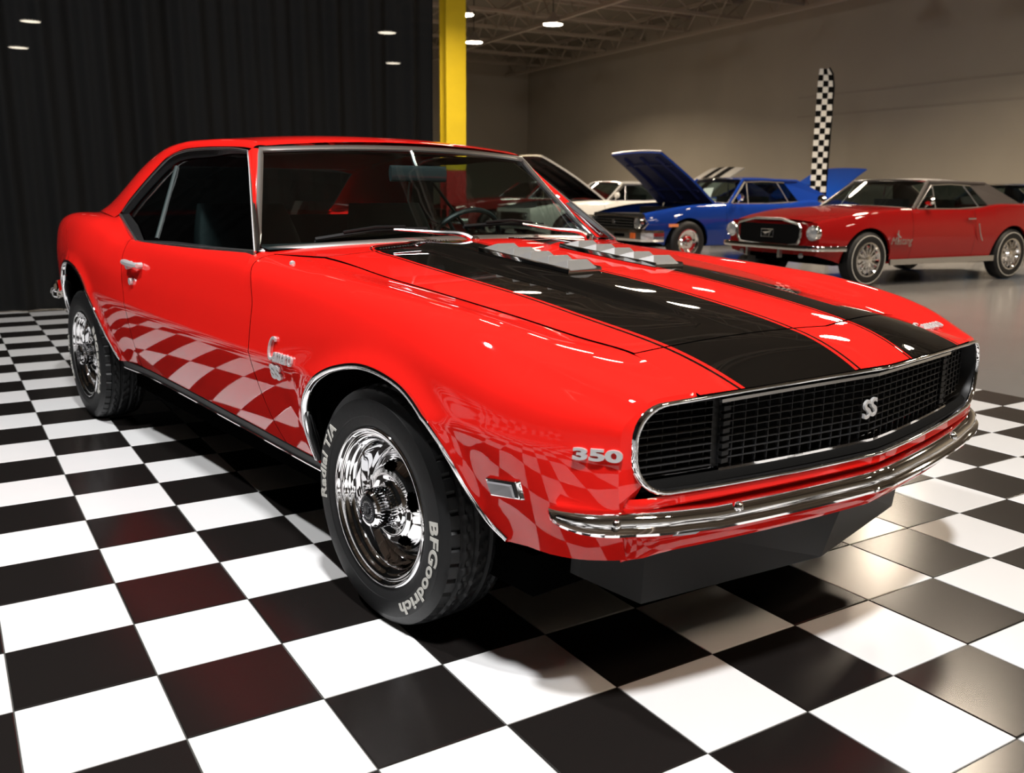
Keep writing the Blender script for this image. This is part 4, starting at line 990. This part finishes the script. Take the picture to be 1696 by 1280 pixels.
    for cx in (0, -WB):
        for s in (1, -1): bw(cx, s)
        for s in (1, -1):
            b = MB(); P = [[(cx + arch_r * 1.0 * math.cos(a), s * y, .33 + arch_r * .93 * math.sin(a)) for y in (W - .07, .5)] for a in np.linspace(-.1, PI + .1, 16)]; b.grid(P); b.add([(p[1]) for p in P] + [(cx, s * .5, .3)], [(i, i + 1, 16) for i in range(15)]); b.build('wheel_house', VOID, T, smooth=False)
    xb = x1 + .03
    if nose == 'pony':
        # rectangular chrome framed grille, round lamps, slim bumper
        pts = [(xb + .05, y, z) for y, z in ((-.47, .50), (-.53, .60), (-.50, .735), (.50, .735), (.53, .60), (.47, .50))]
        MB().tube(catmull(pts + [pts[0]], 3), .016, 8).build('grille_surround', CHS, T)
        MB().grid([[(xb + .035, y, z) for z in (.50, .62, .735)] for y in (-.50, 0, .50)]).build('grille', BLKM, T, normals=True)
        g = MB(); g.tube([(xb + .06, y, z) for y, z in ((-.10, .575), (-.10, .665), (.10, .665), (.10, .575), (-.10, .575))], .007, 6); g.build('grille_corral', CHS, T)
        e = MB(); e.tube([(xb + .06, -.07, .63), (xb + .06, -.02, .625), (xb + .06, .05, .64), (xb + .06, .075, .655)], [.006, .018, .014, .005], 8)
        for yy in (-.04, -.01, .035, .05): e.tube([(xb + .06, yy, .622), (xb + .06, yy - .012, .588)], .004, 5)
        e.build('grille_emblem', CHS, T)
        for s in (1, -1):
            MB().lathe([(.092, -.02), (.092, .03), (.082, .045), (.076, .035), (.075, .02)], 28, c=(xb - .02, s * .68, .64), axis='x').build('headlight_ring', CHR, T)
            MB().lathe([(.077, .025), (.055, .04), (.001, .046)], 24, c=(xb - .02, s * .68, .64), axis='x').build('headlight', mat('headlight_glass', (.75, .77, .8), .08, .6), T)
            MB().lathe([(.03, 0), (.028, .02), (.001, .022)], 14, c=(xb - .02, s * .50, .37), axis='x').build('fog_lamp', LENS, T)
            MB().box((xb + .10, s * .27, .42), (.05, .035, .16)).build('bumper_guard', CHS, T)
        pth = catmull([(x1 - .28, -.90, .47), (x1 - .05, -.86, .47), (xb + .07, -.72, .47), (xb + .11, 0, .47), (xb + .07, .72, .47), (x1 - .05, .86, .47), (x1 - .28, .90, .47)], 6)
        MB().tube(pth, 1, prof=[(.028, -.012), (.03, .012), (0, .022), (-.03, .014), (-.03, -.012)], ref=(0, 0, 1)).build('front_bumper', CHR, T)
        MB().box((-1.4, -(W - .055), .285), (2.0, .02, .07)).build('rocker_moulding', CHS, T); MB().box((-1.4, (W - .055), .285), (2.0, .02, .07)).build('rocker_moulding', CHS, T)
        for s in (1, -1):
            o = np.array([-.52, s * (W - .008), .54]); place_text('Mustang', .13, .006, o, (-s * 1.0, 0, 0), (0, 0, 1), 'fender_script', CHS, T, shear=.3, sx=.85)
            bb = MB().tube([(-.45, s * (W - .005), .67), (-.46, s * (W - .005), .53)], .006, 5); bb.tube([(-.43, s * (W - .005), .63), (-.50, s * (W - .005), .58)], .010, 5); bb.build('fender_emblem', CHS, T)
            MB().tube([(-1.95, s * (W + .002), .74), (-1.99, s * (W + .002), .62), (-2.06, s * (W - .004), .52)], .008, 5).build('side_trim', CHS, T)
    if nose == 'blue_ss':
        MB().grid([[(xb + .03, y, z) for z in (.53, .62, .70)] for y in (-.52, 0, .52)]).build('grille', BLKM, T, normals=True)
        b = MB()
        for z in (.535, .70): b.tube([(xb + .04, -.78, z), (xb + .05, 0, z + (.02 if z > .6 else 0)), (xb + .04, .78, z)], .011, 6)
        for s in (1, -1): b.tube([(xb + .04, s * .78, .535), (xb - .02, s * .82, .62), (xb + .02, s * .76, .71)], .012, 6)
        b.build('grille_surround', CHR, T)
        for z in (.58, .625, .665): MB().box((xb + .04, 0, z), (.01, 1.0, .006)).build('grille_bar', CHS, T, smooth=False)
        for s in (1, -1):
            MB().lathe([(.092, -.02), (.095, .03), (.082, .04), (.078, .03), (.076, .01)], 28, c=(xb + .015, s * .635, .62), axis='x').build('headlight_ring', CHR, T)
            MB().lathe([(.077, .02), (.05, .036), (.001, .04)], 24, c=(xb + .015, s * .635, .62), axis='x').build('headlight', mat('headlight_dark_glass', (.25, .26, .27), .08, .6), T)
        place_text('SS', .075, .006, (xb + .06, .0, .625), (0, 1, 0), (0, 0, 1), 'grille_badge', CHS, T, sx=1.1, off=.002)
        pth = [(x1 - .22, -.90, .43), (x1 - .04, -.885, .43), (xb + .07, -.80, .43), (xb + .10, 0, .43), (xb + .07, .80, .43), (x1 - .04, .885, .43), (x1 - .22, .90, .43)]
        BU = MB().tube(pth, 1, prof=[(.085, -.012), (.09, .012), (.05, .03), (-.05, .03), (-.085, .02), (-.085, -.012)], ref=(0, 0, 1)).build('front_bumper', CHR, T, smooth=False)
        for s in (1, -1):
            MB().box((xb + .128, s * .25, .43), (.012, .24, .05)).build('air_slot', VOID, BU, smooth=False)
            MB().box((xb + .112, s * .60, .43), (.012, .11, .085)).build('turn_lamp', mat('amber_lens', (.75, .14, .02), .3), BU, smooth=False)
            MB().box((x1 - .42, s * (W - .012), .59), (.18, .012, .045)).build('side_marker', mat('marker_orange', (.75, .25, .10), .3), T, smooth=False)
    if nose == 'plain':
        b = MB()
        for z in (.50, .68): b.tube([(xb, -.7, z), (xb + .03, 0, z), (xb, .7, z)], .012, 6)
        b.build('grille_trim', CHR, T); MB().grid([[(xb - .005 + .02 * (1 - abs(y)), y, z) for z in (.50, .68)] for y in (-.5, 0, .5)]).build('grille', BLKM, T, normals=True)
        for s in (1, -1):
            MB().lathe([(.085, -.03), (.088, .03), (.076, .04), (.07, .03), (.001, .036)], 24, c=(xb - .01, s * .60, .60), axis='x').build('headlight', CHR, T)
        pth = catmull([(x1 - .2, -.90, .45), (xb + .02, -.82, .45), (xb + .07, 0, .45), (xb + .02, .82, .45), (x1 - .2, .90, .45)], 5)
        MB().tube(pth, 1, prof=[(.05, -.012), (.055, .012), (0, .03), (-.05, .02), (-.05, -.012)], ref=(0, 0, 1)).build('front_bumper', CHR, T)
    return T
BLUE = paint('blue_paint', (0.006, 0.030, 0.20)); BLUE2 = paint('bright_blue_paint', (0.015, 0.12, 0.75)); DKRED = paint('dark_red_paint', (0.24, 0.006, 0.006)); WHT = paint('white_paint', (0.72, 0.70, 0.66)); MAR = paint('maroon_paint', (0.22, 0.012, 0.012)); STB = paint('steel_blue_paint', (0.02, 0.075, 0.16))
VTOP = mat('vinyl_roof', (0.055, 0.045, 0.042), .55, noise=(60, .15)); GRYR = paint('silver_paint', (.45, .44, .42))
UND = mat('hood_underside_blue', (0.006, 0.012, 0.08), .6); UNDK = mat('hood_underside_black', (0.012, 0.011, 0.011), .6)
bgcar('pony_car', 'dark red coupe with black vinyl roof, chrome sills and wire-style wheels', (-4.80, 8.36), 260, DKRED, VTOP, L=(.72, -3.75), nose='pony', wheelstyle=1)
T = bgcar('ss_car', 'royal blue coupe with its hood raised and a wide chrome front bumper', (-8.44, 9.39), 259, BLUE, L=(.74, -3.85), WB=2.82, nose='blue_ss', hood_open=(0, 43), under=UND, hinge=-.58, ws=(-.86, -1.28), rear=(-2.5, -3.3), roofz=1.36)
MB().add([(-1.00, -.12, 1.0), (-1.00, .13, 1.0), (-1.07, .12, 1.17), (-1.07, -.13, 1.16)], [(0, 1, 2, 3)]).build('window_card', mat('white_card', (.8, .8, .78), .8), T, smooth=False)
bgcar('white', 'white coupe with black-lined hood raised, left of the royal blue coupe', (-11.9, 10.1), 257, WHT, GRYR, L=(.80, -3.8), hood_open=(0, 36), under=UNDK, hoodmat=GRYR)
bgcar('striped', 'white coupe behind the royal blue coupe, its raised hood striped in black', (-14.6, 18.3), 80, WHT, L=(.8, -3.8), hood_open=(0, 36), stripes=True)
bgcar('brightblue', 'bright blue coupe facing the wall, its raised hood showing beside the checkered flag', (-10.9, 18.05), 87, BLUE2, L=(.8, -3.8), hood_open=(0, 33))
bgcar('steelblue', 'steel blue coupe behind the dark red coupe at the right edge', (-6.0, 14.3), 256, STB, L=(.8, -3.8))
bgcar('maroon', 'maroon coupe seen through the windshield of the bright red coupe', (-14.7, 10.4), 257, MAR, L=(.8, -3.8))
